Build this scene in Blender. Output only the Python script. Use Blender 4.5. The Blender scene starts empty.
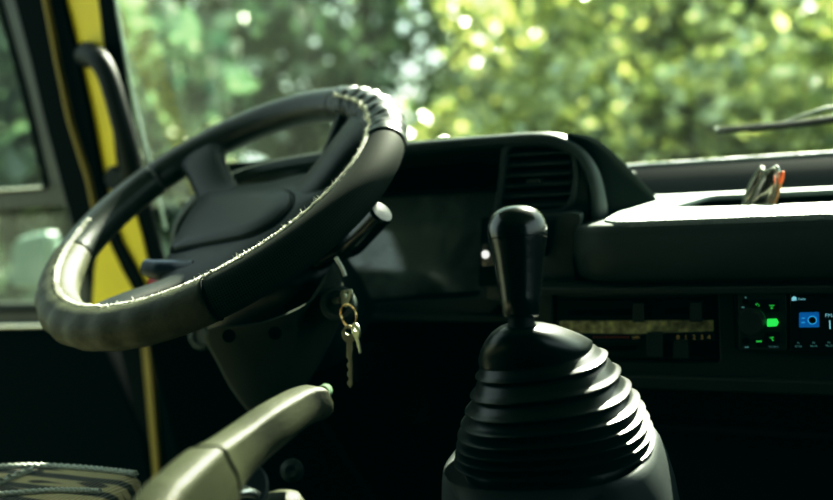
import bpy, bmesh, math, random
from mathutils import Vector, Matrix
random.seed(11)
PI=math.pi
C=bpy.context.scene.collection
# ------------------------------------------------------------------ camera model (also used to read places off the photograph)
F=950.;YAW,PIT,ROL=map(math.radians,(26,7,-5))
Fv=Vector((-math.sin(YAW)*math.cos(PIT),math.cos(YAW)*math.cos(PIT),-math.sin(PIT)))
Rv=Fv.cross(Vector((0,0,1))).normalized(); Uv=Rv.cross(Fv)
R2=Rv*math.cos(ROL)+Uv*math.sin(ROL); U2=-Rv*math.sin(ROL)+Uv*math.cos(ROL)
EYE=1.75                                   # eye height above the ground outside; the cab is modelled about the eye and lifted at the end
def ray(x,y): return Fv+(x-416.5)/F*R2+(250-y)/F*U2
def W(x,y,X=None,Y=None,Z=None,D=None):
    r=ray(x,y)
    return r*(D if D is not None else X/r.x if X is not None else Y/r.y if Y is not None else Z/r.z)
def XZ(pts,Y): return [(W(x,y,Y=Y).x,W(x,y,Y=Y).z) for x,y in pts]

# ------------------------------------------------------------------ materials
def mat(name,col,rough=.5,metal=0,spec=.5,bump=0,bscale=200,var=0,vscale=20,emit=0,coat=0,trans=0,sheen=0,bdist=.001):
    m=bpy.data.materials.new(name); m.use_nodes=True; nt=m.node_tree; b=nt.nodes['Principled BSDF']
    b.inputs['Base Color'].default_value=(*col,1); b.inputs['Roughness'].default_value=rough
    b.inputs['Metallic'].default_value=metal; b.inputs['Specular IOR Level'].default_value=spec
    b.inputs['Coat Weight'].default_value=coat; b.inputs['Transmission Weight'].default_value=trans
    b.inputs['Sheen Weight'].default_value=sheen
    tc=nt.nodes.new('ShaderNodeTexCoord')
    if var:
        n=nt.nodes.new('ShaderNodeTexNoise'); n.inputs['Scale'].default_value=vscale; n.inputs['Detail'].default_value=6
        r=nt.nodes.new('ShaderNodeValToRGB'); r.color_ramp.elements[0].position=.3; r.color_ramp.elements[1].position=.7
        r.color_ramp.elements[0].color=(*[c*(1-var) for c in col],1); r.color_ramp.elements[1].color=(*[min(1,c*(1+var)) for c in col],1)
        nt.links.new(tc.outputs['Object'],n.inputs['Vector']); nt.links.new(n.outputs['Fac'],r.inputs['Fac']); nt.links.new(r.outputs['Color'],b.inputs['Base Color'])
    if bump:
        n=nt.nodes.new('ShaderNodeTexNoise'); n.inputs['Scale'].default_value=bscale; n.inputs['Detail'].default_value=4
        bp=nt.nodes.new('ShaderNodeBump'); bp.inputs['Strength'].default_value=bump; bp.inputs['Distance'].default_value=bdist
        nt.links.new(tc.outputs['Object'],n.inputs['Vector']); nt.links.new(n.outputs['Fac'],bp.inputs['Height']); nt.links.new(bp.outputs['Normal'],b.inputs['Normal'])
    if emit:
        b.inputs['Emission Color'].default_value=(*col,1); b.inputs['Emission Strength'].default_value=emit
    return m
M={}
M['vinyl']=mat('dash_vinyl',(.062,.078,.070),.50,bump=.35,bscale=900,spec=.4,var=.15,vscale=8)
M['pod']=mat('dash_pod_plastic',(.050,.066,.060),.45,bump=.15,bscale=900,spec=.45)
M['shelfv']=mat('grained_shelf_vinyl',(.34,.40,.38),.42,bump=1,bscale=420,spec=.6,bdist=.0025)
M['dark']=mat('dark_plastic',(.004,.006,.006),.6,spec=.25)
M['fascia']=mat('fascia_plastic',(.034,.040,.029),.5,bump=.1,bscale=900)
M['matte']=mat('matte_black_trim',(.0015,.0024,.0022),1,spec=.02)
M['black']=mat('black_void',(.002,.003,.003),.8,spec=.1)
M['gloss']=mat('smoked_acrylic',(.012,.018,.016),.06,spec=.6)
M['leather']=mat('worn_leather',(.020,.026,.022),.36,bump=.4,bscale=420,spec=.5,var=.3,vscale=60)
M['leatherlit']=mat('lit_leather',(.052,.056,.034),.55,bump=.5,bscale=500,spec=.22,var=.35,vscale=60)  # lighter, warmer leather: olive light on the lower rim put into the colour
M['hub']=mat('hub_plastic',(.009,.013,.012),.46,bump=.12,bscale=1500,spec=.45)
M['rubber']=mat('boot_rubber',(.010,.014,.012),.30,spec=.42,bump=.08,bscale=700)
M['housing']=mat('console_plastic',(.022,.030,.030),.55,bump=.3,bscale=900)
M['knob']=mat('knob_plastic',(.010,.014,.012),.23,spec=.6,bump=.18,bscale=250,coat=.25)
M['olive']=mat('handbrake_plastic',(.027,.030,.014),.5,bump=.6,bscale=800,spec=.22,var=.12,vscale=40)
M['chrome']=mat('worn_chrome',(.62,.62,.55),.25,metal=1)
M['brass']=mat('brass_ring',(.55,.42,.22),.3,metal=1)
M['steel']=mat('dull_key_metal',(.42,.44,.34),.42,metal=.9)
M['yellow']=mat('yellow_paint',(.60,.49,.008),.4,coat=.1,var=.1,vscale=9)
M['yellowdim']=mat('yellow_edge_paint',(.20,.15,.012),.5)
M['seal']=mat('rubber_seal',(.002,.003,.003),.7,spec=.06)
M['frame']=mat('door_frame_paint',(.035,.040,.030),.4,var=.2,vscale=15)
M['doorpanel']=mat('door_trim_board',(.0012,.002,.002),.8,spec=.04)
M['thread']=mat('pale_lacing',(.85,.86,.76),.7,bump=.5,bscale=900)
M['braid']=mat('grey_braid',(.5,.53,.46),.8,bump=1,bscale=300,bdist=.002)
M['fabric']=None
M['white']=mat('white_mark',(.85,.85,.8),.5,emit=.9)
M['dirt']=mat('ground_soil',(.17,.18,.11),.95,bump=1,bscale=3,var=.4,vscale=1.5,bdist=.05)
M['bark']=mat('bark',(.035,.035,.022),.9,bump=1,bscale=8,var=.4,vscale=3,bdist=.03)
M['liner']=mat('cab_lining',(.0025,.004,.004),.9,spec=.05)
M['red']=mat('red_plastic',(.5,.02,.02),.4)
M['orange']=mat('orange_tip',(.85,.16,.03),.35)
M['amber']=mat('amber_plastic',(.42,.20,.07),.3)
M['lens']=mat('mirror_lens',(.25,.22,.18),.08,metal=.85)
M['glassframe']=mat('pewter_frame',(.20,.21,.17),.28,metal=.6)
M['green']=mat('green_lamp',(.05,.85,.14),.5,emit=.75)
M['greendim']=mat('green_lamp_dim',(.06,.75,.12),.5,emit=.38)
M['blue']=mat('blue_icon',(.01,.16,.42),.4,emit=.55)
M['cyan']=mat('pale_screen_ink',(.35,.75,.85),.4,emit=.55)
M['cyandim']=mat('dim_screen_ink',(.2,.5,.5),.4,emit=.28)
M['print']=mat('yellow_print',(.75,.55,.18),.6,emit=.10)
M['printred']=mat('red_print',(.5,.05,.03),.6,emit=.05)
M['bluedark']=mat('stalk_blue_black',(.02,.03,.05),.3)
M['gaugeface']=mat('gauge_face',(.30,.33,.29),.7)
M['gaugeink']=mat('gauge_ink',(.35,.38,.30),.6,emit=.03)

def shader(name):
    m=bpy.data.materials.new(name); m.use_nodes=True; nt=m.node_tree; nt.nodes.clear(); o=nt.nodes.new('ShaderNodeOutputMaterial'); return m,nt,o
def glass_mat(name,tint,dirt=.0,streak=False,refl=.12):  # dirt also carries painted-in flare (windshield) and reflected haze (cluster lens)
    m,nt,o=shader(name)
    t=nt.nodes.new('ShaderNodeBsdfTransparent'); t.inputs[0].default_value=(*tint,1)
    g=nt.nodes.new('ShaderNodeBsdfGlossy'); g.inputs['Roughness'].default_value=.02
    lw=nt.nodes.new('ShaderNodeLayerWeight'); fp=nt.nodes.new('ShaderNodeMath'); fp.operation='POWER'; fp.inputs[1].default_value=4; nt.links.new(lw.outputs['Facing'],fp.inputs[0])
    fr=nt.nodes.new('ShaderNodeMath'); fr.operation='MULTIPLY_ADD'; fr.inputs[1].default_value=.7; fr.inputs[2].default_value=.03; fr.use_clamp=True; nt.links.new(fp.outputs[0],fr.inputs[0])
    mu=nt.nodes.new('ShaderNodeMath'); mu.operation='MULTIPLY'; mu.inputs[1].default_value=refl*5
    mx=nt.nodes.new('ShaderNodeMixShader'); nt.links.new(fr.outputs[0],mu.inputs[0]); nt.links.new(mu.outputs[0],mx.inputs[0]); nt.links.new(t.outputs[0],mx.inputs[1]); nt.links.new(g.outputs[0],mx.inputs[2])
    last=mx
    if dirt:
        d=nt.nodes.new('ShaderNodeBsdfTranslucent'); d.inputs[0].default_value=(.62,.74,.62,1)
        d2=nt.nodes.new('ShaderNodeBsdfDiffuse'); d2.inputs[0].default_value=(.6,.72,.62,1)
        ad=nt.nodes.new('ShaderNodeMixShader'); ad.inputs[0].default_value=.4; nt.links.new(d.outputs[0],ad.inputs[1]); nt.links.new(d2.outputs[0],ad.inputs[2])
        tc=nt.nodes.new('ShaderNodeTexCoord'); mp=nt.nodes.new('ShaderNodeMapping'); nt.links.new(tc.outputs['Object'],mp.inputs[0])
        n=nt.nodes.new('ShaderNodeTexNoise'); n.inputs['Detail'].default_value=5
        if streak: mp.inputs['Scale'].default_value=(22,1,2.2); mp.inputs['Rotation'].default_value=(0,math.radians(-10),0); n.inputs['Scale'].default_value=1.3
        else: n.inputs['Scale'].default_value=14
        nt.links.new(mp.outputs[0],n.inputs['Vector'])
        r=nt.nodes.new('ShaderNodeMapRange'); r.inputs[1].default_value=.45; r.inputs[2].default_value=.75; r.inputs[3].default_value=dirt*.35; r.inputs[4].default_value=dirt
        nt.links.new(n.outputs['Fac'],r.inputs[0]); fac=r.outputs[0]
        if streak:   # dirt with painted-in glass flare, stronger towards the driver's corner
            sp=nt.nodes.new('ShaderNodeSeparateXYZ'); nt.links.new(tc.outputs['Object'],sp.inputs[0])
            r2=nt.nodes.new('ShaderNodeMapRange'); r2.inputs[1].default_value=-.55; r2.inputs[2].default_value=-.95; r2.inputs[3].default_value=.25; r2.inputs[4].default_value=1
            nt.links.new(sp.outputs['X'],r2.inputs[0])
            k=nt.nodes.new('ShaderNodeMath'); k.operation='MULTIPLY'; nt.links.new(fac,k.inputs[0]); nt.links.new(r2.outputs[0],k.inputs[1]); fac=k.outputs[0]
        m2=nt.nodes.new('ShaderNodeMixShader'); nt.links.new(fac,m2.inputs[0]); nt.links.new(mx.outputs[0],m2.inputs[1]); nt.links.new(ad.outputs[0],m2.inputs[2]); last=m2
    nt.links.new(last.outputs[0],o.inputs[0]); return m
M['glass']=glass_mat('windshield_glass',(.90,.97,.92),dirt=.055,streak=True)  # dirt plus painted-in glass flare
M['paneglass']=glass_mat('door_glass',(.80,.88,.82),dirt=.006)
M['paneglass2']=glass_mat('dusty_door_glass',(.72,.82,.76),dirt=.06)
M['clear']=glass_mat('button_glass',(.6,.75,.6),refl=.3)
M['clusterglass']=glass_mat('cluster_lens',(.75,.82,.78),dirt=.9,refl=.9)  # dirt here stands in for the grey haze reflected in the lens
nt_=M['clusterglass'].node_tree; g_=[n for n in nt_.nodes if n.type=='BSDF_GLOSSY'][0]; tc_=nt_.nodes.new('ShaderNodeTexCoord'); mp_=nt_.nodes.new('ShaderNodeMapping'); mp_.inputs['Scale'].default_value=(5,5,90); no_=nt_.nodes.new('ShaderNodeTexNoise'); no_.inputs['Scale'].default_value=1.5; bp_=nt_.nodes.new('ShaderNodeBump'); bp_.inputs['Strength'].default_value=.10; bp_.inputs['Distance'].default_value=.0012
nt_.links.new(tc_.outputs['Object'],mp_.inputs[0]); nt_.links.new(mp_.outputs[0],no_.inputs['Vector']); nt_.links.new(no_.outputs['Fac'],bp_.inputs['Height']); nt_.links.new(bp_.outputs['Normal'],g_.inputs['Normal'])

def leaf_mat(name,c1,c2,tr=.6,gloss=.25):
    m,nt,o=shader(name)
    oi=nt.nodes.new('ShaderNodeNewGeometry'); ramp=nt.nodes.new('ShaderNodeValToRGB')
    ramp.color_ramp.elements[0].color=(*c1,1); ramp.color_ramp.elements[1].color=(*c2,1)
    nt.links.new(oi.outputs['Random Per Island'],ramp.inputs[0])
    d=nt.nodes.new('ShaderNodeBsdfDiffuse'); t=nt.nodes.new('ShaderNodeBsdfTranslucent'); g=nt.nodes.new('ShaderNodeBsdfGlossy'); g.inputs['Roughness'].default_value=.28
    g.inputs[0].default_value=(.9,1,.85,1)
    nt.links.new(ramp.outputs[0],d.inputs[0]); nt.links.new(ramp.outputs[0],t.inputs[0])
    a=nt.nodes.new('ShaderNodeMixShader'); a.inputs[0].default_value=tr; nt.links.new(d.outputs[0],a.inputs[1]); nt.links.new(t.outputs[0],a.inputs[2])
    b=nt.nodes.new('ShaderNodeMixShader'); b.inputs[0].default_value=gloss*.4; nt.links.new(a.outputs[0],b.inputs[1]); nt.links.new(g.outputs[0],b.inputs[2])
    nt.links.new(b.outputs[0],o.inputs[0]); return m
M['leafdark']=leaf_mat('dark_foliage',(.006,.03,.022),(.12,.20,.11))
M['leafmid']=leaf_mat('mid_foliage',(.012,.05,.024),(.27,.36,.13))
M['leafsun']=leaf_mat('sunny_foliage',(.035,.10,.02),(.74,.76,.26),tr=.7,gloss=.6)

def fabric_mat():
    m=mat('woven_seat_cover',(.3,.27,.15),.85,sheen=.2); nt=m.node_tree; b=nt.nodes['Principled BSDF']
    tc=nt.nodes.new('ShaderNodeTexCoord'); sp=nt.nodes.new('ShaderNodeSeparateXYZ'); nt.links.new(tc.outputs['Object'],sp.inputs[0])
    w=nt.nodes.new('ShaderNodeTexWave'); w.bands_direction='Y'; w.inputs['Scale'].default_value=11; w.inputs['Distortion'].default_value=.4
    nt.links.new(tc.outputs['Object'],w.inputs['Vector'])
    r=nt.nodes.new('ShaderNodeValToRGB'); e=r.color_ramp.elements; e[0].position=.15; e[0].color=(.03,.03,.02,1); e[1].position=.45; e[1].color=(.42,.36,.19,1)
    nt.links.new(w.outputs['Fac'],r.inputs[0])
    n=nt.nodes.new('ShaderNodeTexNoise'); n.inputs['Scale'].default_value=5
    mp=nt.nodes.new('ShaderNodeMapping'); mp.inputs['Scale'].default_value=(2,8,1); nt.links.new(tc.outputs['Object'],mp.inputs[0]); nt.links.new(mp.outputs[0],n.inputs['Vector'])
    r2=nt.nodes.new('ShaderNodeValToRGB'); r2.color_ramp.elements[0].position=.42; r2.color_ramp.elements[1].position=.46; r2.color_ramp.elements[0].color=(.08,.08,.06,1)  # dark blotches: shadow shapes painted into the cover colour
    nt.links.new(n.outputs['Fac'],r2.inputs[0])
    mx=nt.nodes.new('ShaderNodeMix'); mx.data_type='RGBA'; mx.blend_type='MULTIPLY'; mx.inputs['Factor'].default_value=1
    nt.links.new(r.outputs[0],mx.inputs['A']); nt.links.new(r2.outputs[0],mx.inputs['B']); nt.links.new(mx.outputs['Result'],b.inputs['Base Color'])
    w2=nt.nodes.new('ShaderNodeTexWave'); w2.bands_direction='X'; w2.inputs['Scale'].default_value=60; nt.links.new(tc.outputs['Object'],w2.inputs['Vector'])
    bp=nt.nodes.new('ShaderNodeBump'); bp.inputs['Strength'].default_value=.6; bp.inputs['Distance'].default_value=.002
    nt.links.new(w2.outputs['Fac'],bp.inputs['Height']); nt.links.new(bp.outputs['Normal'],b.inputs['Normal'])
    return m
M['fabric']=fabric_mat()
def perf_mat():
    m=mat('perforated_leather',(.013,.018,.015),.75,spec=.10); nt=m.node_tree; b=nt.nodes['Principled BSDF']
    uv=nt.nodes.new('ShaderNodeTexCoord'); v=nt.nodes.new('ShaderNodeTexVoronoi'); v.inputs['Randomness'].default_value=0; v.inputs['Scale'].default_value=1
    nt.links.new(uv.outputs['UV'],v.inputs['Vector'])
    r=nt.nodes.new('ShaderNodeValToRGB'); r.color_ramp.elements[0].position=.22; r.color_ramp.elements[1].position=.36
    r.color_ramp.elements[0].color=(.001,.001,.001,1); r.color_ramp.elements[1].color=(.022,.028,.021,1)
    nt.links.new(v.outputs['Distance'],r.inputs[0]); nt.links.new(r.outputs[0],b.inputs['Base Color'])
    bp=nt.nodes.new('ShaderNodeBump'); bp.inputs['Strength'].default_value=.9; bp.inputs['Distance'].default_value=.001
    nt.links.new(r.outputs[0],bp.inputs['Height']); nt.links.new(bp.outputs['Normal'],b.inputs['Normal']); return m
M['perf']=perf_mat()

# ------------------------------------------------------------------ object helpers
ROOTS=[]
def tag(o,label=None,cat=None,group=None,kind=None):
    if label: o['label']=label
    if cat: o['category']=cat
    if group: o['group']=group
    if kind: o['kind']=kind
    return o
def thing(name,loc,label,cat,group=None,kind=None):
    o=bpy.data.objects.new(name,None); C.objects.link(o); o.location=loc; o.empty_display_size=.02
    return tag(o,label,cat,group,kind)
def wpos(o):
    v=Vector(o.location)
    while o.parent: o=o.parent; v+=Vector(o.location)
    return v
def link(name,me,m,parent=None,sharp=35,bevel=0,bseg=2,loc=None):
    o=bpy.data.objects.new(name,me); C.objects.link(o)
    if m is not None: me.materials.clear(); me.materials.append(m)
    for p in me.polygons: p.use_smooth=True
    try: me.set_sharp_from_angle(angle=math.radians(sharp))
    except Exception: pass
    if bevel:
        b=o.modifiers.new('bevel','BEVEL'); b.width=bevel; b.segments=bseg; b.limit_method='ANGLE'; b.angle_limit=math.radians(35); b.harden_normals=False
    if parent is not None:           # vertices were given in cab coordinates
        off=wpos(parent); o.parent=parent
        me.transform(Matrix.Translation(-off))
    elif loc is not None:
        me.transform(Matrix.Translation(-Vector(loc))); o.location=loc
    return o
def bm_mesh(bm):
    me=bpy.data.meshes.new('m'); bmesh.ops.recalc_face_normals(bm,faces=bm.faces); bm.to_mesh(me); bm.free(); return me
def prism_bm(bm,pts,vec):
    vec=Vector(vec); a=[bm.verts.new(Vector(p)) for p in pts]; b=[bm.verts.new(Vector(p)+vec) for p in pts]
    n=len(pts); bm.faces.new(a); bm.faces.new(b[::-1])
    for i in range(n): bm.faces.new((a[i],b[i],b[(i+1)%n],a[(i+1)%n]))
def prism(name,pts,vec,m,parent=None,bevel=.0015,**k):
    bm=bmesh.new(); prism_bm(bm,pts,vec); return link(name,bm_mesh(bm),m,parent,bevel=bevel,**k)
def box(name,lo,hi,m,parent=None,bevel=.002,**k):
    x0,y0,z0=lo;x1,y1,z1=hi
    return prism(name,[(x0,y0,z0),(x1,y0,z0),(x1,y1,z0),(x0,y1,z0)],(0,0,z1-z0),m,parent,bevel,**k)
def rounded(pts,r,n=5):
    out=[];N=len(pts)
    for i in range(N):
        rr=r[i] if isinstance(r,(list,tuple)) else r
        p=Vector(pts[i]);a=(Vector(pts[i-1])-p);b=(Vector(pts[(i+1)%N])-p); la,lb=a.length,b.length
        q=min(rr,la*.48,lb*.48)
        if q<=1e-6: out.append(tuple(p)); continue
        A=p+a*(q/la);B=p+b*(q/lb)
        for k in range(n+1):
            t=k/n; out.append(tuple(A*(1-t)**2+p*2*t*(1-t)+B*t*t))
    return out
def plate(name,outlines,org,ex,ey,depth,m,parent=None,bevel=.001,sharp=40):
    """flat plate with holes: outlines in 2-D, front face through org, body going back along -(ex x ey)"""
    cu=bpy.data.curves.new('c','CURVE'); cu.dimensions='2D'; cu.fill_mode='BOTH'; cu.extrude=max(depth/2-bevel,.0002); cu.bevel_depth=bevel; cu.bevel_resolution=1; cu.offset=-bevel
    for o in outlines:
        s=cu.splines.new('POLY'); s.points.add(len(o)-1); s.use_cyclic_u=True
        for i,p in enumerate(o): s.points[i].co=(p[0],p[1],0,1)
    tmp=bpy.data.objects.new('t',cu); C.objects.link(tmp)
    dg=bpy.context.evaluated_depsgraph_get(); me=bpy.data.meshes.new_from_object(tmp.evaluated_get(dg)); bpy.data.objects.remove(tmp); bpy.data.curves.remove(cu)
    ex,ey=Vector(ex),Vector(ey); ez=ex.cross(ey); o=Vector(org)-ez*(depth/2)
    me.transform(Matrix(((ex.x,ey.x,ez.x,o.x),(ex.y,ey.y,ez.y,o.y),(ex.z,ey.z,ez.z,o.z),(0,0,0,1))))
    me.name='m'; return link(name,me,m,parent,sharp=sharp)
def plateY(name,outlines_px,Y,depth,m,parent=None,r=0,**k):
    return plate(name,[rounded(XZ(o,Y),r if not isinstance(r,dict) else r.get(i,0)) if r else XZ(o,Y) for i,o in enumerate(outlines_px)],(0,Y,0),(1,0,0),(0,0,1),depth,m,parent,**k)
def plateXZ(name,outlines,Y,depth,m,parent=None,**k):
    return plate(name,outlines,(0,Y,0),(1,0,0),(0,0,1),depth,m,parent,**k)
def loft_bm(bm,rings,closed=True,caps=True):
    V=[[bm.verts.new(Vector(p)) for p in r] for r in rings]; n=len(rings[0])
    for i in range(len(V)-1):
        for j in range(n if closed else n-1):
            k=(j+1)%n; bm.faces.new((V[i][j],V[i][k],V[i+1][k],V[i+1][j]))
    if caps and closed: bm.faces.new(V[0][::-1]); bm.faces.new(V[-1])
def loft(name,rings,m,parent=None,closed=True,caps=True,**k):
    bm=bmesh.new(); loft_bm(bm,rings,closed,caps); return link(name,bm_mesh(bm),m,parent,**k)
def catmull(pts,n=8,closed=False):
    P=[Vector(p) for p in pts]; out=[]; N=len(P); rng=N if closed else N-1
    for i in range(rng):
        g=(lambda j:P[j%N]) if closed else (lambda j:P[max(0,min(N-1,j))])
        a,b,c,d=g(i-1),g(i),g(i+1),g(i+2)
        for k in range(n):
            t=k/n; out.append(.5*((2*b)+(c-a)*t+(2*a-5*b+4*c-d)*t*t+(3*b-a-3*c+d)*t**3))
    if not closed: out.append(P[-1])
    return out
def tube_bm(bm,pts,r,seg=10,up=(0,0,1),rx=1,closed=False):
    P=[Vector(p) for p in pts];n=len(P);up=Vector(up);rings=[]
    for i in range(n):
        t=(P[(i+1)%n]-P[i-1]) if closed else (P[min(i+1,n-1)]-P[max(i-1,0)])
        t.normalize(); a=t.cross(up)
        if a.length<1e-3: a=t.cross(Vector((1,0,.1)))
        a.normalize(); b=a.cross(t); rr=r[i] if isinstance(r,(list,tuple)) else r
        rings.append([P[i]+a*(rr*rx*math.cos(q))+b*(rr*math.sin(q)) for q in [2*PI*j/seg for j in range(seg)]])
    if closed: rings.append(rings[0])
    V=[[bm.verts.new(p) for p in rg] for rg in (rings[:-1] if closed else rings)]
    if closed: V.append(V[0])
    for i in range(len(V)-1):
        for j in range(seg):
            k=(j+1)%seg; bm.faces.new((V[i][j],V[i][k],V[i+1][k],V[i+1][j]))
    if not closed: bm.faces.new(V[0][::-1]); bm.faces.new(V[-1])
def tube(name,pts,r,m,parent=None,seg=10,smooth=0,**k):
    kw={q:k.pop(q) for q in ('up','rx','closed') if q in k}
    if smooth: pts=catmull(pts,smooth,kw.get('closed',False))
    if isinstance(r,(list,tuple)) and len(r)!=len(pts):
        n=len(pts); r=[r[min(len(r)-2,int(i/(n-1)*(len(r)-1)))]*(1-(i/(n-1)*(len(r)-1)-min(len(r)-2,int(i/(n-1)*(len(r)-1)))))+r[min(len(r)-2,int(i/(n-1)*(len(r)-1)))+1]*(i/(n-1)*(len(r)-1)-min(len(r)-2,int(i/(n-1)*(len(r)-1)))) for i in range(n)]
    bm=bmesh.new(); tube_bm(bm,pts,r,seg,**kw); return link(name,bm_mesh(bm),m,parent,sharp=60,**k)
def frame_of(axis):
    a=Vector(axis).normalized(); x=a.cross(Vector((0,0,1)))
    if x.length<1e-3: x=Vector((1,0,0))
    x.normalize(); return x,a.cross(x),a
def lathe(name,prof,org,axis,m,parent=None,seg=32,sharp=40,**k):
    ex,ey,ez=frame_of(axis); org=Vector(org)
    rings=[[org+ex*(r*math.cos(q))+ey*(r*math.sin(q))+ez*h for q in [2*PI*j/seg for j in range(seg)]] for r,h in prof]
    return loft(name,rings,m,parent,sharp=sharp,**k)
def text(name,body,size,org,ex,ey,m,parent=None,align='LEFT'):
    cu=bpy.data.curves.new('t','FONT'); cu.body=body; cu.size=size; cu.align_x=align; cu.extrude=.00008
    tmp=bpy.data.objects.new('t',cu); C.objects.link(tmp); dg=bpy.context.evaluated_depsgraph_get()
    me=bpy.data.meshes.new_from_object(tmp.evaluated_get(dg)); bpy.data.objects.remove(tmp)
    ex,ey=Vector(ex),Vector(ey); ez=ex.cross(ey); o=Vector(org)
    me.transform(Matrix(((ex.x,ey.x,ez.x,o.x),(ex.y,ey.y,ez.y,o.y),(ex.z,ey.z,ez.z,o.z),(0,0,0,1))))
    return link(name,me,m,parent)
XH=(1,0,0);ZH=(0,0,1)

# ================================================================== the cab shell and the outside
def wall(name,lo,hi,m=None): return tag(box(name,lo,hi,m or M['liner'],None,bevel=0),kind='structure')
wall('floor',(-1.12,-1.3,-1.03),(1.12,1.40,-1.0))
wall('ceiling',(-1.12,-1.3,.70),(1.12,1.16,.73),mat('headliner',(.20,.22,.19),.95))
wall('wall_back',(-1.12,-1.33,-1.0),(1.12,-1.3,.70))
wall('wall_front',(-1.06,1.36,-1.0),(1.12,1.40,-.12))
wall('wall_right',(1.09,-1.3,-1.0),(1.12,1.28,-.06))
wall('wall_left',(-1.085,1.195,-1.0),(-.86,1.21,-.25))
wall('wall_right',(1.09,-1.3,-.06),(1.12,-.2,.70))
wall('wall_left',(-1.12,-1.3,-1.0),(-1.09,.25,.70))
gr=bpy.data.meshes.new('m'); bm=bmesh.new(); bmesh.ops.create_grid(bm,x_segments=40,y_segments=40,size=60)
for v in bm.verts:
    d=max(0,v.co.length-8); v.co.z=-EYE-.01+math.sin(v.co.x*.4)*math.cos(v.co.y*.3)*.12*min(1,d/8)
bm.to_mesh(gr); bm.free(); tag(link('ground',gr,M['dirt']),kind='structure')

def sheet(name,pts,m,parent=None):
    bm=bmesh.new(); bm.faces.new([bm.verts.new(p) for p in pts]); me=bpy.data.meshes.new('m'); bm.to_mesh(me); bm.free(); return link(name,me,m,parent)
# windshield: steep pane, its lower corner behind the dashboard
def wsY(z): return 1.29-.22*(z+.09)
WS=[(-1.16,-.09),(1.06,-.09),(1.04,.72),(-1.16,.72)]
ws=sheet('window_1',[(x,wsY(z),z) for x,z in WS],M['glass']); tag(ws,kind='structure')

# A-pillar with painted strips and rubber seals, drawn as leaning strips
def pillarY(y): return 1.17-.0*y
def strip(name,L,m,parent,Y=1.16,lean=-.06,depth=.03,bevel=.002):
    """L: list of (y, x_left, x_right) read at that height"""
    def P(x,y): 
        p=W(x,y,Y=Y); 
        for _ in range(4): p=W(x,y,Y=Y+lean*(p.z))
        return p
    rings=[]
    for y,a,b in L:
        A,B=P(a,y),P(b,y); o=Vector((0,depth,0)); rings.append([A,B,B+o,A+o])
    return loft(name,rings,m,parent,sharp=30,bevel=bevel)
pil=thing('door_pillar',W(150,300,Y=1.16),'yellow painted windshield pillar with black rubber seals, left of the steering wheel','pillar',kind='thing')
strip('painted_face',[(-90,47,75),(0,59,101),(60,75,107),(120,88,113),(180,99,120),(250,117,142),(320,132,158)],M['yellow'],pil,Y=1.165)
strip('windshield_gasket',[(-90,74,90),(0,98,115),(60,105,122),(120,111,131),(180,118,142),(250,134,160),(330,148,184)],M['seal'],pil,Y=1.15,depth=.008)
strip('rubber_seal',[(-90,25,52),(0,44,62),(60,55,77),(120,68,90),(180,84,101),(240,100,118),(300,113,131),(345,122,140)],M['seal'],pil,Y=1.155)
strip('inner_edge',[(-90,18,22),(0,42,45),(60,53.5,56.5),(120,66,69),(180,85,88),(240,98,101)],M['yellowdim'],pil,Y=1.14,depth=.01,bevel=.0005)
strip('rubber_seal',[(-90,-8,20),(0,14,44),(60,30,55),(120,44,68),(180,60,89),(240,76,102),(300,94,118),(345,108,130)],M['seal'],pil,Y=1.16)
strip('lower_post',[(240,92,128),(300,102,146),(345,118,152),(400,132,158),(480,146,166),(560,156,174)],M['seal'],pil,Y=1.19)
strip('painted_edge',[(235,100,124),(300,108,122),(350,141.5,149),(410,147,154),(475,153,159),(540,158,164)],M['yellowdim'],pil,Y=1.15,depth=.012,bevel=.001) if False else None
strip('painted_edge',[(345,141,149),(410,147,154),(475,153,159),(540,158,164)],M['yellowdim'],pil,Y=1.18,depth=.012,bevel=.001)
strip('lower_painted_face',[(208,112,134),(235,100,142),(270,94,150),(305,92,157),(335,92,160)],M['yellow'],pil,Y=1.148,depth=.006,bevel=.001)
strip('rubber_strap',[(208,100,109),(240,108,120),(270,122,136),(302,140,153),(330,152,164)],M['seal'],pil,Y=1.142,depth=.006,bevel=.001)
strip('glass_edge_trim',[(-90,92,94),(0,114,116),(60,124,126),(120,137,139.5),(180,152,154.5),(230,164,166)],mat('pale_glass_edge',(.30,.38,.33),.4),pil,Y=1.145,depth=.004,bevel=.0005)

gh=thing('grab_handle',W(110,110,Y=1.10),'black curved grab handle bolted to the yellow windshield pillar','handle')
hp=[W(84,55,Y=1.14),W(90,54,Y=1.11),W(99,60,Y=1.095),W(108,76,Y=1.09),W(117,106,Y=1.09),W(126,140,Y=1.10),W(131,165,Y=1.12),W(128,178,Y=1.15)]
tube('grip',hp,[.015,.0165,.0165,.0155,.015,.0155,.0165,.015],M['dark'],gh,seg=14,smooth=8)
lathe('mounting_boss',[(.0,-.004),(.017,-.004),(.02,0),(.02,.012),(.016,.018),(0,.018)],W(91,55,Y=1.15),(0,-1,0),M['dark'],gh,seg=20)
lathe('mounting_boss',[(.0,-.004),(.017,-.004),(.02,0),(.02,.012),(.016,.018),(0,.018)],W(120,178,Y=1.155),(0,-1,0),M['dark'],gh,seg=20)

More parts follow.
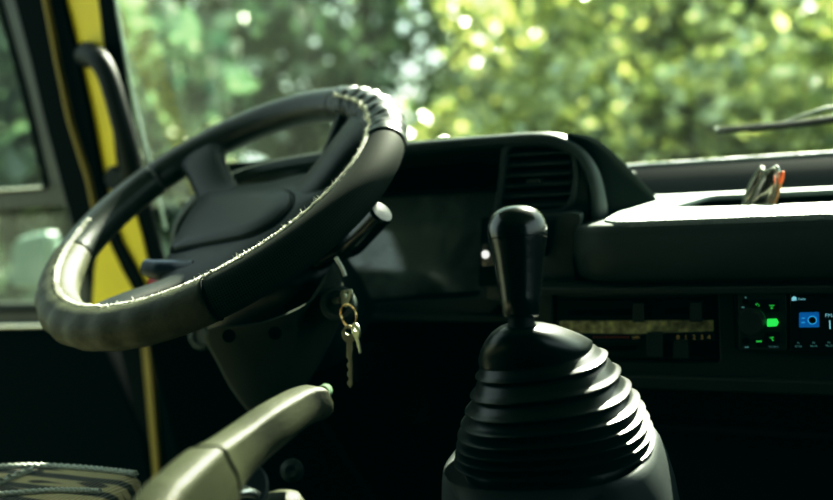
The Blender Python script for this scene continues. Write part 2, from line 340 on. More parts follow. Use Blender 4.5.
# driver's door standing wide open, seen face on
dr=thing('cab_door',W(20,480,Y=1.22),'open cab door with olive window frame and two panes, left of the yellow pillar','door')
DY=1.235
def pY(pts,Y=DY): return XZ(pts,Y)
outer=[(-260,-60),(8,-60),(46,0+10),(62,120),(80,200),(92,345),(-260,352)]
upper=[(-240,-50),(-14,-50),(-3,0),(22,90),(44,182),(43,186),(-240,204)]
lower=[(-240,226),(58,206),(66,208),(76,300),(70,303),(-240,306)]
plateXZ('window_frame',[pY(outer),pY(upper),pY(lower)],DY,.03,M['frame'],dr,bevel=.003)
plateXZ('window_seal',[pY([(-245,-56),(-9,-56),(2,0),(27,90),(49,184),(46,190),(-245,208)]),pY(upper)],DY-.004,.008,M['seal'],dr,bevel=.001)
sheet('window_pane',[(x,DY+.012,z) for x,z in pY([(-245,-55),(-8,-55),(0,0),(27,90),(48,185),(-245,207)],DY+.01)],M['paneglass'],dr)
sheet('window_pane',[(x,DY+.012,z) for x,z in pY([(-245,222),(62,203),(80,304),(-245,309)],DY+.01)],M['paneglass2'],dr)
tube('sill_trim',[W(-240,205,Y=DY-.022),W(43,187,Y=DY-.022)],.0022,M['chrome'],dr,seg=8)
tube('sill_trim',[W(-240,317,Y=DY-.022),W(66,309,Y=DY-.022)],.004,M['seal'],dr,seg=8)
tube('sill_trim',[W(-240,330,Y=DY-.028),W(74,325,Y=DY-.028)],.0035,M['chrome'],dr,seg=8)
plateXZ('door_trim_panel',[pY([(-260,333),(104,327),(150,430),(175,560),(190,800),(-300,830)])],DY-.02,.05,M['doorpanel'],dr,bevel=.004)

# outside mirror seen through the lower pane
mr=thing('side_mirror',W(20,275,Y=1.6),'pale weathered side mirror outside the lower door pane','mirror')
mp=W(25,262,Y=1.75)
loft('mirror_shell',[[mp+Vector((x*s,d,z*s)) for x,z in rounded([(-.075,-.07),(.065,-.07),(.085,.08),(-.04,.06)],.03)] for s,d in ((.9,0),(1,.015),(.95,.05),(.6,.08))],mat('weathered_grey',(.17,.24,.21),.5),mr)
tube('mirror_arm',[mp+Vector((.06,.03,-.06)),mp+Vector((.2,-.1,-.12)),mp+Vector((.35,-.3,-.14))],.010,M['seal'],mr,smooth=5)

# ================================================================== dashboard
db=thing('dashboard',(-.2,1.15,-.6),'dark grey van dashboard with rounded instrument pod and grained open shelf','dashboard')
PY=1.0
# instrument pod: hood shell as a thick bent strip running back to the windshield
def hoodpath(Y,off=0,dz=0):
    base=[(-.86,-.17),(-.85,-.10),(-.82,-.065),(-.775,-.040),(-.70,-.022),(-.60,-.0135),(-.484,-.0105),(-.38,-.0105),(-.325,-.012),(-.298,-.020),(-.278,-.036),(-.266,-.060),(-.262,-.095),(-.268,-.125),(-.285,-.150)]
    pts=catmull([(x,0,z) for x,z in base],4); out=[]
    for i,p in enumerate(pts):
        t=(pts[min(i+1,len(pts)-1)]-pts[max(i-1,0)]).normalized(); n=Vector((-t.z,0,t.x)); q=p+n*off; out.append(Vector((q.x,Y,q.z+dz)))
    return out
rings=[]
for Y,o1,o2,dz in ((PY+.004,-.001,-.012,0),(PY-.004,-.004,-.010,0),(PY-.004,-.004,-.010,0),(PY+.004,.001,-.014,0),(PY+.03,.002,-.014,-.002),(PY+.13,-.002,-.014,-.020)):
    sh_=(lambda q:[Vector((p.x-(.075*min(1,max(0,(p.x+.45)/.18)) if Y>PY+.1 else 0),p.y,p.z-(.03*min(1,max(0,(p.x+.45)/.18)) if Y>PY+.1 else 0))) for p in q])
    rings.append((sh_(hoodpath(Y,o1,dz)),sh_(hoodpath(Y,o2,dz))))
secs=[]
n=len(rings[0][0])
for i in range(n):
    s=[rings[0+1][0][i],rings[3][0][i],rings[4][0][i],rings[5][0][i],rings[5][1][i],rings[4][1][i],rings[3][1][i],rings[1][1][i]]
    secs.append(s)
loft('instrument_hood',secs,M['pod'],db,sharp=60)
# bezel plate with openings for the instruments and the vent
bez=[(-.848,-.19),(-.838,-.10),(-.775,-.052),(-.70,-.034),(-.60,-.026),(-.484,-.0225),(-.33,-.023),(-.300,-.032),(-.281,-.05),(-.277,-.095),(-.283,-.125),(-.30,-.150),(-.385,-.165),(-.385,-.19),(-.40,-.215),(-.62,-.222),(-.84,-.222)]
clus_px=[(250,205),(300,170),(360,160),(400,156),(497,149),(505,153),(500,180),(489,212),(476,240),(479,292),(474,298),(392,303),(280,312),(240,300)]
clus=XZ(clus_px,PY)
vent_px=[(511,146.5),(562,144),(571,151),(573,178),(569,202),(558,209),(520,212),(498,211),(502,190),(506,152)]
plateXZ('pod_face',[rounded(bez,.006),rounded(clus,.006),rounded(XZ(vent_px,PY),.006)],PY+.006,.014,M['pod'],db,bevel=.0022)
def grow(pts,s):
    c=sum((Vector(p) for p in pts),Vector((0,0)))/len(pts); out=[]
    N=len(pts)
    for i in range(N):
        a=Vector(pts[i])-Vector(pts[i-1]); b=Vector(pts[(i+1)%N])-Vector(pts[i]); t=(a.normalized()+b.normalized()).normalized(); nn=Vector((t.y,-t.x))
        if nn.dot(Vector(pts[i])-c)<0: nn=-nn
        out.append(tuple(Vector(pts[i])+nn*s))
    return out
vt=rounded(XZ(vent_px,PY),.006)
plateXZ('vent_surround',[grow(vt,.006),vt],PY-.001,.008,M['pod'],db,bevel=.0018)
# air vent
av=thing('air_vent',W(538,178,Y=PY+.03),'square air vent with five dark slats, beside the instrument recess above the gear knob','air vent')
plateXZ('vent_duct',[grow(vt,.0005),grow(vt,-.003)],PY+.0095,.028,M['dark'],av,bevel=.0004)
prism('vent_back',[(x,PY+.036,z) for x,z in grow(vt,-.001)],(0,.003,0),M['black'],av,bevel=0)
for k in range(6):
    y=153+k*10.3; a=W(503,y+1.5,Y=PY+.012); b=W(572,y-2.5,Y=PY+.012)
    prism('slat',[a+Vector((0,-.009,-.0025)),a+Vector((0,-.009,-.0008)),a+Vector((0,.010,.0055)),a+Vector((0,.010,.0035))],b-a,M['vinyl'],av,bevel=.0004)
c=W(534,181,Y=PY+.002); box('slat_tab',c-Vector((.008,.004,.0025)),c+Vector((.008,.006,.0025)),M['fascia'],av,bevel=.001)

# instrument cluster: recess, gauge board, leaning clear lens
cl=thing('instrument_cluster',W(430,260,Y=1.06),'instrument cluster with round gauges behind a leaning clear lens under the dashboard hood','instrument cluster')
cr=rounded(clus,.006)
plateXZ('recess_wall',[grow(cr,.001),grow(cr,-.002)],PY+.0125,.12,M['dark'],cl,bevel=.0004)
box('recess_back',(-.85,PY+.13,-.225),(-.36,PY+.134,-.02),M['black'],cl,bevel=0)
gb0=[W(240,318,Y=1.035),W(500,303,Y=1.035)]
zlo,zhi=-.218,-.078
def gp(x,z,o=0):  # board/lens plane leaning back: z along slope
    t=(z-zlo)/(zhi-zlo); return Vector((x,1.02+.075*t+o,z))
def board(name,pts,o,th,m,parent,bevel=.0005):
    return prism(name,[gp(x,z,o) for x,z in pts],(0,th,0),m,parent,bevel=bevel)
board('gauge_board',[(-.83,zlo),(-.385,zlo),(-.370,zhi),(-.83,zhi)],.022,.004,M['gaugeface'],cl)
def gpx(x,y,o):
    r=ray(x,y); # intersect plane y=1.02+o+.075*(z-zlo)/(zhi-zlo)
    k=.075/(zhi-zlo); t=(1.02+o-k*zlo)/(r.y-k*r.z); p=r*t; return p.x,p.z
def gauge(cx,cy,R_,name='gauge'):
    x0,z0=gpx(cx,cy,.016)
    ring=[];inn=[]
    g=prism(name,[gp(x0+R_*math.cos(q),z0+R_*math.sin(q),.016) for q in [2*PI*i/40 for i in range(40)]],(0,.006,0),M['dark'],cl,bevel=.0006)
    bm=bmesh.new(); tube_bm(bm,[gp(x0+R_*math.cos(q),z0+R_*math.sin(q),.014) for q in [2*PI*i/40 for i in range(40)]],.0016,8,closed=True,up=(0,1,0))
    link('gauge_ring',bm_mesh(bm),M['pod'],g)
    bm=bmesh.new()
    for i in range(11):
        q=math.radians(220-26*i); a=Vector((math.cos(q),math.sin(q)))
        w=Vector((-a.y,a.x))*.0006
        L=[(x0+a.x*R_*u+w.x*s,z0+a.y*R_*u+w.y*s) for u,s in ((.78,-1),(.78,1),(.92,1),(.92,-1))]
        prism_bm(bm,[gp(x,z,.0148) for x,z in L],(0,.0006,0))
    link('gauge_scale',bm_mesh(bm),M['gaugeink'],g)
    q=math.radians(180); L=[(x0+.002,z0+.0007),(x0+.002,z0-.0007),(x0+R_*.75*math.cos(q),z0-.0004),(x0+R_*.75*math.cos(q),z0+.0004)]
    prism('gauge_needle',[gp(x,z,.0145) for x,z in L],(0,.0005,0),M['red'],g,bevel=0)
    return x0,z0
x0,z0=gauge(484,268,.047)
for s,dx,dz in (('20',-.030,.012),('0',-.028,-.024),('40',-.008,.030)): text('gauge_number',s,.008,gp(x0+dx,z0+dz,.0135),XH,(0,.47,.88),M['gaugeink'],cl,'CENTER')
x1,z1=gauge(414,292,.019)
gauge(352,268,.045); gauge(300,290,.019)
for s,x,y in (('E',402,296),('F',424,295),('80',383,268),('100',377,289)):
    a,b=gpx(x,y,.0135); text('gauge_number',s,.007,gp(a,b,.0135),XH,(0,.47,.88),M['gaugeink'],cl,'CENTER')
sheet('cluster_lens',[gp(x,z,.004) for x,z in [(-.835,zlo+.004),(-.394,zlo+.004),(-.386,zlo+.02),(-.372,zhi),(-.83,zhi)]],M['clusterglass'],cl)
board('lens_hood',[(-.83,zhi-.002),(-.366,zhi-.002),(-.366,zhi+.006),(-.83,zhi+.006)],.0,.02,M['dark'],cl)

# centre column of the pod (below the vent) and the switch
mid=[(500,219),(520,216),(560,212),(575,210),(583,212),(584,218),(580,228),(576,240),(575,262),(579,285),(572,300),(498,306),(484,300),(482,250),(487,226)]
loft('pod_lower_face',[[W(x,y,Y=Y_)*1 + Vector((0,0,0)) for x,y in [(552+(x-536)*s+(-16),252+(y-252)*s) for x,y in mid]] for s,Y_ in ((1,1.02),(1,.985),(.975,.972),(.93,.967))],M['pod'],db,sharp=50)
sw=thing('rocker_switch',W(485,255,Y=.97),'tall black switch block with one round white mark, left of the gear knob','switch')
prism('switch_block',rounded([W(481,218,Y=.965),W(497,216,Y=.965),W(500,286,Y=.965),W(478,287,Y=.965)],.003,3),(0,.02,0),M['dark'],sw,bevel=.0015)
prism('rocker',rounded([W(482,244,Y=.960),W(494,243,Y=.960),W(495,266,Y=.960),W(481,267,Y=.960)],.003,3),(0,.006,0),M['gloss'],sw,bevel=.001)
c=W(485.5,254.5,Y=.958); lathe('white_mark',[(0,-.001),(.0042,-.001),(.0046,.0004),(.003,.001),(0,.0012)],c,(0,-1,0),M['white'],sw,seg=20)
c=W(545,226,Y=.955)
prism('coat_hook',[W(540,219,Y=.955),W(552,220,Y=.955),W(549,227,Y=.955),W(545,256,Y=.955),W(540,258,Y=.955)],(0,.02,0),M['dark'],db,bevel=.001)

# wedge: the pod's right flank falling to the shelf
wz=[(-.300,-.022,1.02),(-.275,-.028,1.03),(-.245,-.050,1.06),(-.215,-.078,1.10),(-.19,-.105,1.14)]
crest=[W(x,y,Y=Y_) for x,y,Y_ in ((566,132,1.02),(590,132,1.035),(610,140,1.05),(635,160,1.09),(657,180,1.13),(673,196,1.165),(682,206,1.17))]
front=[W(x,y,Y=Y_) for x,y,Y_ in ((572,140,.998),(588,150,.998),(599,168,1.0),(606,192,1.0),(606,212,1.0),(604,228,1.0),(603,240,1.0))]
mid_=[(a*.5+b*.5)+Vector((.002,-.004,.004)) for a,b in zip(crest,front)]
back=[Vector((a.x-.055,a.y+.09,a.z-.07)) for a in crest]
bm=bmesh.new()
rows=[catmull(r_,5) for r_ in (front,mid_,crest,back)]
low=[Vector((p.x-.02,p.y+.03,-.25)) for p in rows[0]]
G=[[bm.verts.new(p) for p in r_] for r_ in ([Vector((p.x-.03,p.y+.03,p.z-.015)) for p in rows[0]],*rows)]
for i in range(len(G)-1):
    for j in range(len(G[0])-1): bm.faces.new((G[i][j],G[i][j+1],G[i+1][j+1],G[i+1][j]))
fl=link('pod_flank',bm_mesh(bm),mat('shaded_flank_plastic',(.010,.014,.012),1,spec=0),db,sharp=80); s_=fl.modifiers.new('s','SUBSURF'); s_.levels=1; s_.render_levels=2  # darker pod plastic: the flank's shade is put into its colour

# shelf section: rolled front face, flat lip, tray, rear wall up to the windshield
X0,X1=-.292,1.05
prof=[(1.02,-.172),(.955,-.170),(.934,-.164),(.926,-.152),(.923,-.140),(.923,-.128),(.9255,-.118),(.9265,-.1125),(.930,-.108),(.940,-.1065),(.985,-.1065),(1.0,-.107),(1.02,-.12)]
pc=catmull([(0,a,b) for a,b in prof],3)
def shelfring(x,t=1): return [Vector((x,p.y+(1-t)*.075,p.z-(1-t)*.012*(1 if p.z>-.13 else 0))) for p in pc]
xs=[(-.305,.0),(-.292,.32),(-.280,.60),(-.268,.80),(-.256,.93),(-.244,.985),(-.23,1),(X1,1)]
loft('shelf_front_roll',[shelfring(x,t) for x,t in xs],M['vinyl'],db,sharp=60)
lip=[(-.262,.950),(1.05,.948),(1.05,1.20),(-.30,1.20),(-.285,1.02)]
L2=[(-.250,.950),(-.228,.927),(1.05,.927),(1.05,1.205),(-.262,1.205)]
tray=rounded([(-.205,1.055),(-.19,1.040),(-.12,1.030),(1.03,1.030),(1.03,1.18),(-.178,1.18)],[.02,.02,.02,.02,.01,.01])
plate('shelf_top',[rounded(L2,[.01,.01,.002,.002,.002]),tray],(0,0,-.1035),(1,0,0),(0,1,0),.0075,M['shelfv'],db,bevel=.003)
box('tray_floor',(-.21,1.02,-.126),(1.05,1.2,-.122),M['vinyl'],db,bevel=0)
prism('tray_wall',[(-.30,1.20,-.13),(-.30,1.212,-.130),(-.30,1.285,-.074),(-.30,1.275,-.070),(-.30,1.255,-.070),(-.30,1.235,-.085),(-.30,1.205,-.110)],(1.36,0,0),M['dark'],db,bevel=.002)
tube('windshield_sill',[(-.60,1.262,-.0685),(1.05,1.262,-.0685)],.0035,M['shelfv'],db,seg=10)
prism('cowl_cover',[(-1.0,1.22,-.13),(-1.0,1.29,-.11),(-1.0,1.27,-.075),(-1.0,1.2,-.075)],(.72,0,0),M['vinyl'],db,bevel=.003)

# fascia below the shelf: frame round the heater controls and radio
FY=.945
fas=[(-.335,-.1685),(1.05,-.1685),(1.05,-.272),(-.335,-.272)]
hole1=rounded(XZ([(552,291),(717,289),(720,363),(552,362)],FY),.005)
hole2=rounded([(-.1245,-.1755),(.062,-.1755),(.062,-.2345),(-.1245,-.2345)],.003)
plateXZ('fascia_frame',[fas,hole1,hole2],FY,.02,M['fascia'],db,bevel=.0015)
box('fascia_ledge',(-.325,.93,-.1785),(1.05,.955,-.1705),M['fascia'],db,bevel=.002)
box('fascia_backing',(-.335,.985,-.272),(1.05,.989,-.165),M['black'],db,bevel=0)
box('lower_ledge',(-.32,.936,-.277),(1.05,.965,-.262),M['fascia'],db,bevel=.003)
box('lower_shelf_panel',(-.32,.975,-.60),(1.05,.985,-.268),M['dark'],db,bevel=.002)
box('lower_ledge',(-.32,.95,-.325),(1.05,.98,-.318),M['dark'],db,bevel=.002)
prism('knee_panel',[(-.95,1.01,-.205),(-.95,1.03,-.222),(-.95,1.10,-.62),(-.95,1.13,-.62),(-.95,1.08,-.205)],(.615,0,0),M['matte'],db,bevel=.006)
box('knee_panel_lip',(-.88,.998,-.2235),(-.372,1.03,-.2145),M['pod'],db,bevel=.003)
c=W(395,380,Y=1.02); prism('glove_pocket',[c+Vector((-.06,0,-.06)),c+Vector((.05,0,-.06)),c+Vector((.05,0,.05)),c+Vector((-.06,0,.05))],(0,.05,0),M['black'],db,bevel=.006)
c=W(205,335,Y=1.02); lathe('blanking_plug',[(0,0),(.016,0),(.018,.003),(.018,.012),(.013,.016),(.011,.010),(0,.010)],c,(.2,-1,.1),M['pod'],db,seg=24)
lathe('panel_bolt',[(0,0),(.010,0),(.012,.002),(.012,.005),(.006,.008),(0,.006)],W(293,470,D=.95),(.3,-1,.2),M['pod'],db,seg=18)

# heater control panel
hc=thing('heater_controls',W(635,328,Y=.95),'dark heater control panel with sliding knobs and a glossy scale, left of the radio','heater controls')
HY=.958
hp0=XZ([(555,294),(714,292),(717,360),(555,359)],HY-.004)
plateXZ('control_plate',[rounded(hp0,.004)],HY,.006,M['fascia'],hc,bevel=.001)
def pr(name,px,Y,th,m,r=.001,parent=hc,bevel=.0006): return prism(name,rounded([W(x,y,Y=Y) for x,y in px],r,3),(0,th,0),m,parent,bevel=bevel)
pr('upper_band',[(557,301),(711,299),(711,320),(557,321)],HY-.009,.004,M['dark'])
pr('slider_slot',[(568,310),(633,309),(633,315),(568,316)],HY-.0098,.001,M['black'])
pr('slider_slot',[(665,309),(691,308.5),(691,313),(665,314)],HY-.0098,.001,M['black'])
pr('scale_strip',[(557,320.6),(714.5,319.4),(714.5,341),(557,342)],HY-.0085,.003,M['gloss'])
pr('reflection_band',[(560,321),(714,319.8),(714,331),(640,334),(560,332.5)],HY-.0089,.0006,mat('ochre_reflection',(.88,.66,.28),.45,var=.75,vscale=110),bevel=0)  # painted stand-in for a sunlit reflection on the glossy strip
pr('slider_slot',[(575,347),(636,346),(636,350.5),(575,351.5)],HY-.0068,.001,M['black'])
pr('slider_slot',[(664,344),(714,343),(714,355),(664,356)],HY-.0068,.001,M['black'])
for q,(x0_,y0_,x1_,y1_) in enumerate(((633,303,644,322),(690,302,702,322),(647,332,663,358),(673,340,689,359))):
    a=[(x0_,y0_),(x1_,y0_-.4),(x1_+.5,y1_),(x0_-.5,y1_)]; cx,cy=(x0_+x1_)/2,(y0_+y1_)/2
    loft('slider_knob',[rounded([W(cx+(x-cx)*s,cy+(y-cy)*s,Y=Y_) for x,y in a],.0012,3) for s,Y_ in ((1,HY-.008),(1,HY-.020),(.9,HY-.023))],M['fascia'],hc,bevel=0,sharp=30)
for s,x in (('0',678),('1',686),('2',694),('3',702),('4',709)):
    text('printed_number',s,.0065,W(x,339.3,Y=HY-.0092),XH,ZH,M['print'],hc,'CENTER')
text('printed_number','OFF',.0045,W(636,339,Y=HY-.0092),XH,ZH,M['print'],hc,'CENTER')
bm=bmesh.new()
for i in range(12):
    c=W(594+i*3.1,337.2,Y=HY-.0091); prism_bm(bm,[c+Vector((-.0005,0,-.001)),c+Vector((.0005,0,-.001)),c+Vector((.0005,0,.001)),c+Vector((-.0005,0,.001))],(0,.0002,0))
link('printed_dashes',bm_mesh(bm),M['printred'],hc)

# car radio
rd=thing('car_radio',(-.03,.95,-.205),'black car radio with round volume knob, green lit button and blue camera icon','radio')
RY=.938
def rp(pts,Y=RY): return XZ(pts,Y)
body=[(-.1235,-.1765),(.061,-.1765),(.061,-.2335),(-.1235,-.2335)]
plateXZ('radio_body',[rounded(body,.003)],RY,.045,M['dark'],rd,bevel=.001)
pr('control_face',[(738,294),(786,292.5),(787,351),(739,350)],RY-.0035,.004,M['fascia'],.002,rd)
pr('screen',[(790,293),(955,290),(960,357),(790,351.5)],RY-.003,.003,M['gloss'],.002,rd)
kc=W(752,320,Y=RY-.004)
lathe('volume_knob',[(0,0),(.0125,0),(.0125,.004),(.0112,.012),(.0104,.0135),(.003,.0125),(0,.0125)],kc,(0,-1,0),M['fascia'],rd,seg=40)
bm=bmesh.new(); tube_bm(bm,[kc+Vector((.0127*math.cos(q),-.0025,.0127*math.sin(q))) for q in [math.radians(-15+6*i) for i in range(13)]],.00022,6,up=(0,1,0)); link('knob_light',bm_mesh(bm),mat('green_arc',(.02,.25,.06),.5,emit=.25),rd)
def btn(px,name='button'): return pr(name,px,RY-.0062,.004,M['dark'],.0012,rd)
btn([(752,300),(763,300),(764,308),(748,308)]); btn([(765,300),(779,299.5),(779,311),(766,311.5)]); btn([(753,340),(764,339),(764,347),(757,347)]); btn([(766,332),(780,332),(780,344),(766,344)])
pr('lit_button',[(766.8,319.6),(776.4,319.2),(778.6,323),(776.6,326.4),(767,326.8)],RY-.0066,.004,M['green'],.0008,rd)
def gl(bm,px,Y=RY-.0066): prism_bm(bm,[W(x,y,Y=Y) for x,y in px],(0,.0004,0))
def mark(name,px,Y,m):
    bm=bmesh.new(); gl(bm,px,Y); return link(name,bm_mesh(bm),m,rd)
for px_ in ([(769,305),(774.5,304.8),(774.5,306),(769,306.2)],[(770.5,307),(773,307),(773,309),(770.5,309)],[(769.5,337),(774,336.7),(774,338),(769.5,338.3)],[(771,338.4),(772.5,338.4),(774,341),(772.5,341.4)],[(756,340.6),(762,340.4),(762,342.2),(756,342.4)]): mark('button_mark',px_,RY-.0066,M['greendim'])
bm=bmesh.new(); tube_bm(bm,[W(755.8,304.4,Y=RY-.0066),W(757.5,304,Y=RY-.0066),W(759.3,304.8,Y=RY-.0066),W(759.4,306,Y=RY-.0066),W(758,306.6,Y=RY-.0066)],.0004,6); tube_bm(bm,[W(757.2,303,Y=RY-.0066),W(755.6,304.4,Y=RY-.0066),W(757,305.6,Y=RY-.0066)],.0004,6); link('return_arrow',bm_mesh(bm),M['greendim'],rd)
for px_ in ([(744.8,296.8),(746.4,296.8),(746.4,298.4),(744.8,298.4)],[(741.5,306.8),(744.4,306.8),(744.4,308),(741.5,308)],[(744.6,346.6),(748.6,346.6),(748.6,347.9),(744.6,347.9)]): mark('printed_mark',px_,RY-.0040,M['cyandim'])
lathe('reset_hole',[(0,0),(.0028,0),(.0028,.0008),(0,.0008)],W(745.5,301.5,Y=RY-.0036),(0,-1,0),M['black'],rd,seg=16)
lathe('socket',[(0,0),(.0034,0),(.0034,.0008),(0,.0008)],W(746,341,Y=RY-.0036),(0,-1,0),M['black'],rd,seg=16)
text('model_print','FM-9010',.0024,W(769,347.6,Y=RY-.0040),XH,ZH,M['cyandim'],rd)
SY=RY-.0034
pr('radio_icon',[(799,312.5),(819,312),(819.5,327.3),(799,327.6)],SY-.0006,.0004,M['blue'],.0012,rd,bevel=0)
bm=bmesh.new(); c=W(812.3,320.2,Y=SY-.001); tube_bm(bm,[c+Vector((.0036*math.cos(q),0,.0036*math.sin(q))) for q in [2*PI*i/24 for i in range(24)]],.0005,6,closed=True,up=(0,1,0))
gl(bm,[(801.5,317.8),(805,317.7),(805,318.6),(801.5,318.7)],SY-.001); gl(bm,[(801.5,322.2),(805,322.1),(805,323),(801.5,323.1)],SY-.001); link('icon_dial',bm_mesh(bm),mat('icon_light_blue',(.06,.45,.75),.4,emit=.6),rd)
lathe('icon_lens',[(0,0),(.0031,0),(.0031,.0003),(0,.0003)],c+Vector((0,.0002,0)),(0,-1,0),M['black'],rd,seg=20)
bm=bmesh.new()
gl(bm,[(791.6,297.6),(792.4,297.4),(793,296.5),(795,296.4),(795.6,297.2),(796.6,297.2),(796.7,300.6),(791.6,300.8)],SY-.0006); link('corner_icon',bm_mesh(bm),M['cyan'],rd)
text('screen_text','Radio',.0030,W(798,300.1,Y=SY-.0006),XH,ZH,M['cyan'],rd)
text('screen_text','FM-1',.0050,W(825,317.3,Y=SY-.0006),XH,ZH,M['cyan'],rd)
text('screen_text','101.70',.0120,W(826.5,329.0,Y=SY-.0006),XH,ZH,M['cyan'],rd)
for i,(t1,t2) in enumerate((('P1','87.50'),('P2','90.10'),('P3','98.10'),('P4','106.1'))):
    x=798.5+i*15.2; text('preset_text',t1,.0024,W(x,344.0-.3*i,Y=SY-.0006),XH,ZH,M['cyandim'],rd,'CENTER'); text('preset_text',t2,.0027,W(x,347.3-.3*i,Y=SY-.0006),XH,ZH,M['cyandim'],rd,'CENTER')

# ================================================================== steering wheel
WN=Vector((-.1309,-.4938,.8597)).normalized(); WC=Vector((-.6485,.8483,-.0591))
E1=(Vector((1,0,0))-WN*WN.x).normalized(); E2=WN.cross(E1)
def wl(x,y,h=0): return WC+E1*x+E2*y+WN*h
def WPt(x,y,h=0):
    r=ray(x,y); k=(WC.dot(WN)+h)/r.dot(WN); p=r*k-WC; return (p.dot(E1),p.dot(E2))
sw_=thing('steering_wheel',wl(0,0,-.06),'black leather wrapped steering wheel with frayed pale lacing along its inner edge','steering wheel')
RR=.2; TR=.0215
def rim_pt(a,b,extra=0):
    """a: angle round the wheel (deg), b: angle round the tube (deg, 0 outward, 90 towards the driver)"""
    ar,br=math.radians(a),math.radians(b)
    r=TR+extra
    w=max(0,math.cos(math.radians(b-(-10))))**1.0
    aa=(a+360)%360
    if 212<aa<292:    # finger grips on the padded lower left quarter
        e=min(1,(aa-212)/8,(292-aa)/8); r+=.0009*e*math.cos(math.radians((aa-212)*360/11.4))*max(0,math.cos(math.radians(b-25)))
    if 15<aa<66:      # wrinkled worn shoulder
        e=min(1,(aa-15)/6,(66-aa)/6); r+=e*(.0011*math.sin(aa*.9+b*.03)+.0007*math.sin(aa*1.9+b*.06+1)+.0005*math.sin(aa*.5-b*.1))
    r*=1+.04*math.cos(2*br)
    R_=RR+r*math.cos(br); return wl(R_*math.cos(ar),R_*math.sin(ar),r*math.sin(br))
def rim_seg(name,a0,a1,m,extra=0,step=1.0,seg=36,uv=False):
    na=max(2,int((a1-a0)/step)); bm=bmesh.new(); uvl=bm.loops.layers.uv.new('UVMap')
    V=[]
    for i in range(na+1):
        a=a0+(a1-a0)*i/na; e=extra
        if i==0 or i==na: e-=.0012
        V.append([bm.verts.new(rim_pt(a,360*j/seg,e)) for j in range(seg)])
    for i in range(na):
        for j in range(seg):
            k=(j+1)%seg; f=bm.faces.new((V[i][j],V[i][k],V[i+1][k],V[i+1][j]))
            for l,(u,v) in zip(f.loops,((i,j),(i,j+1),(i+1,j+1),(i+1,j))):
                l[uvl].uv=((u/na)*(a1-a0)*math.radians(1)*RR/.0024,(v/seg)*2*PI*TR/.0024)
    bm.faces.new(V[0][::-1]); bm.faces.new(V[-1])
    return link(name,bm_mesh(bm),m,sw_,sharp=70)
rim_seg('perforated_grip',-60,15.5,M['perf'])
rim_seg('leather_wrap',15.5,68,M['leather'],extra=.0008,step=.6)
rim_seg('leather_wrap',68,150,M['leather'],extra=-.001)
rim_seg('leather_wrap',150,196,M['leather'])
rim_seg('leather_wrap',196,300,M['leatherlit'],extra=.0006,step=.8)
# lacing along the inner upper edge, with frayed ends
SB=118
bm=bmesh.new()
def lace(a0,a1,dens):
    n=int((a1-a0)*dens); P=[]
    for i in range(n+1):
        a=a0+(a1-a0)*i/n; P.append(rim_pt(a,SB+(5.5 if i%2 else -5.5)+random.uniform(-2.5,2.5),.0011+random.uniform(0,.0010)))
    tube_bm(bm,P,.00085,5)
    for s in (-6.5,6.5): tube_bm(bm,[rim_pt(a0+(a1-a0)*i/n,SB+s,.0003) for i in range(n+1)],.0004,5)
lace(-178,64,1.9)
for _ in range(420):
    a=random.choice((random.uniform(-160,60),random.uniform(-58,50))); b=SB+random.uniform(-8,8); p=rim_pt(a,b,.001); d=Vector((random.gauss(0,1),random.gauss(0,1),random.gauss(.3,1))).normalized()
    L=random.uniform(.002,.0055); q=p+d*L*.5+Vector((0,0,.0005)); tube_bm(bm,[p,q,p+d*L+Vector((random.gauss(0,.0008),0,0))],.00022,3)
link('lacing_thread',bm_mesh(bm),M['thread'],sw_,sharp=80)
for a in (-60,15.5):   # raised cross seams between the leather pieces
    bm=bmesh.new(); tube_bm(bm,[rim_pt(a,10*j,.0004) for j in range(36)],.0009,6,closed=True,up=(0,0,1)); link('cross_seam',bm_mesh(bm),M['seal'],sw_)
for aa,bb in ((64,110),(-57,115),(133,70)):
    bm=bmesh.new()
    for k in range(5):
        p=rim_pt(aa+random.uniform(-.6,.6),bb+random.uniform(-5,5),.001); tube_bm(bm,[p,p+Vector((random.uniform(-.002,.002),0,.002)),p+Vector((random.uniform(-.003,.003),0,.0003))],.0007,5)
    link('thread_knot',bm_mesh(bm),M['thread'],sw_)
# hub, spokes, horn pad
def wplate(name,pts,h,depth,m,bevel,r=.01):
    return plate(name,[rounded(pts,r)],wl(0,0,h),E1,E2,depth,m,sw_,bevel=bevel,sharp=60)
hubpts=[(-.100,.062),(-.092,.020),(-.072,-.050),(-.045,-.105),(.055,-.105),(.110,-.045),(.128,.030),(.105,.068),(.070,.088),(.010,.082),(-.045,.092),(-.085,.088)]
def scale(pts,s,c=(0,0)): return [((x-c[0])*s+c[0],(y-c[1])*s+c[1]) for x,y in pts]
hr=rounded(hubpts,.02,6)
loft('hub',[[wl(x,y,h) for x,y in scale(hr,s,(.01,0))] for s,h in ((.55,-.085),(.86,-.075),(.98,-.055),(1.0,-.042),(.985,-.031),(.94,-.026),(.5,-.024))],M['hub'],sw_,sharp=60)
pad=[WPt(x,y,-.019) for x,y in ((170,245),(183,219),(203,190),(281,187),(290,192),(288,204),(272,221),(247,233),(173,247))]
pr_=rounded(pad,.012,5); pcn=(sum(p[0] for p in pr_)/len(pr_),sum(p[1] for p in pr_)/len(pr_))
loft('horn_pad',[[wl(x,y,h) for x,y in scale(pr_,s,pcn)] for s,h in ((1.02,-.028),(1.0,-.021),(.975,-.0195),(.6,-.018))],M['hub'],sw_,sharp=60)
bm=bmesh.new(); tube_bm(bm,[wl(x,y,-.0255) for x,y in scale(pr_,1.045,pcn)],.0018,6,closed=True,up=WN); link('pad_seam',bm_mesh(bm),M['black'],sw_)
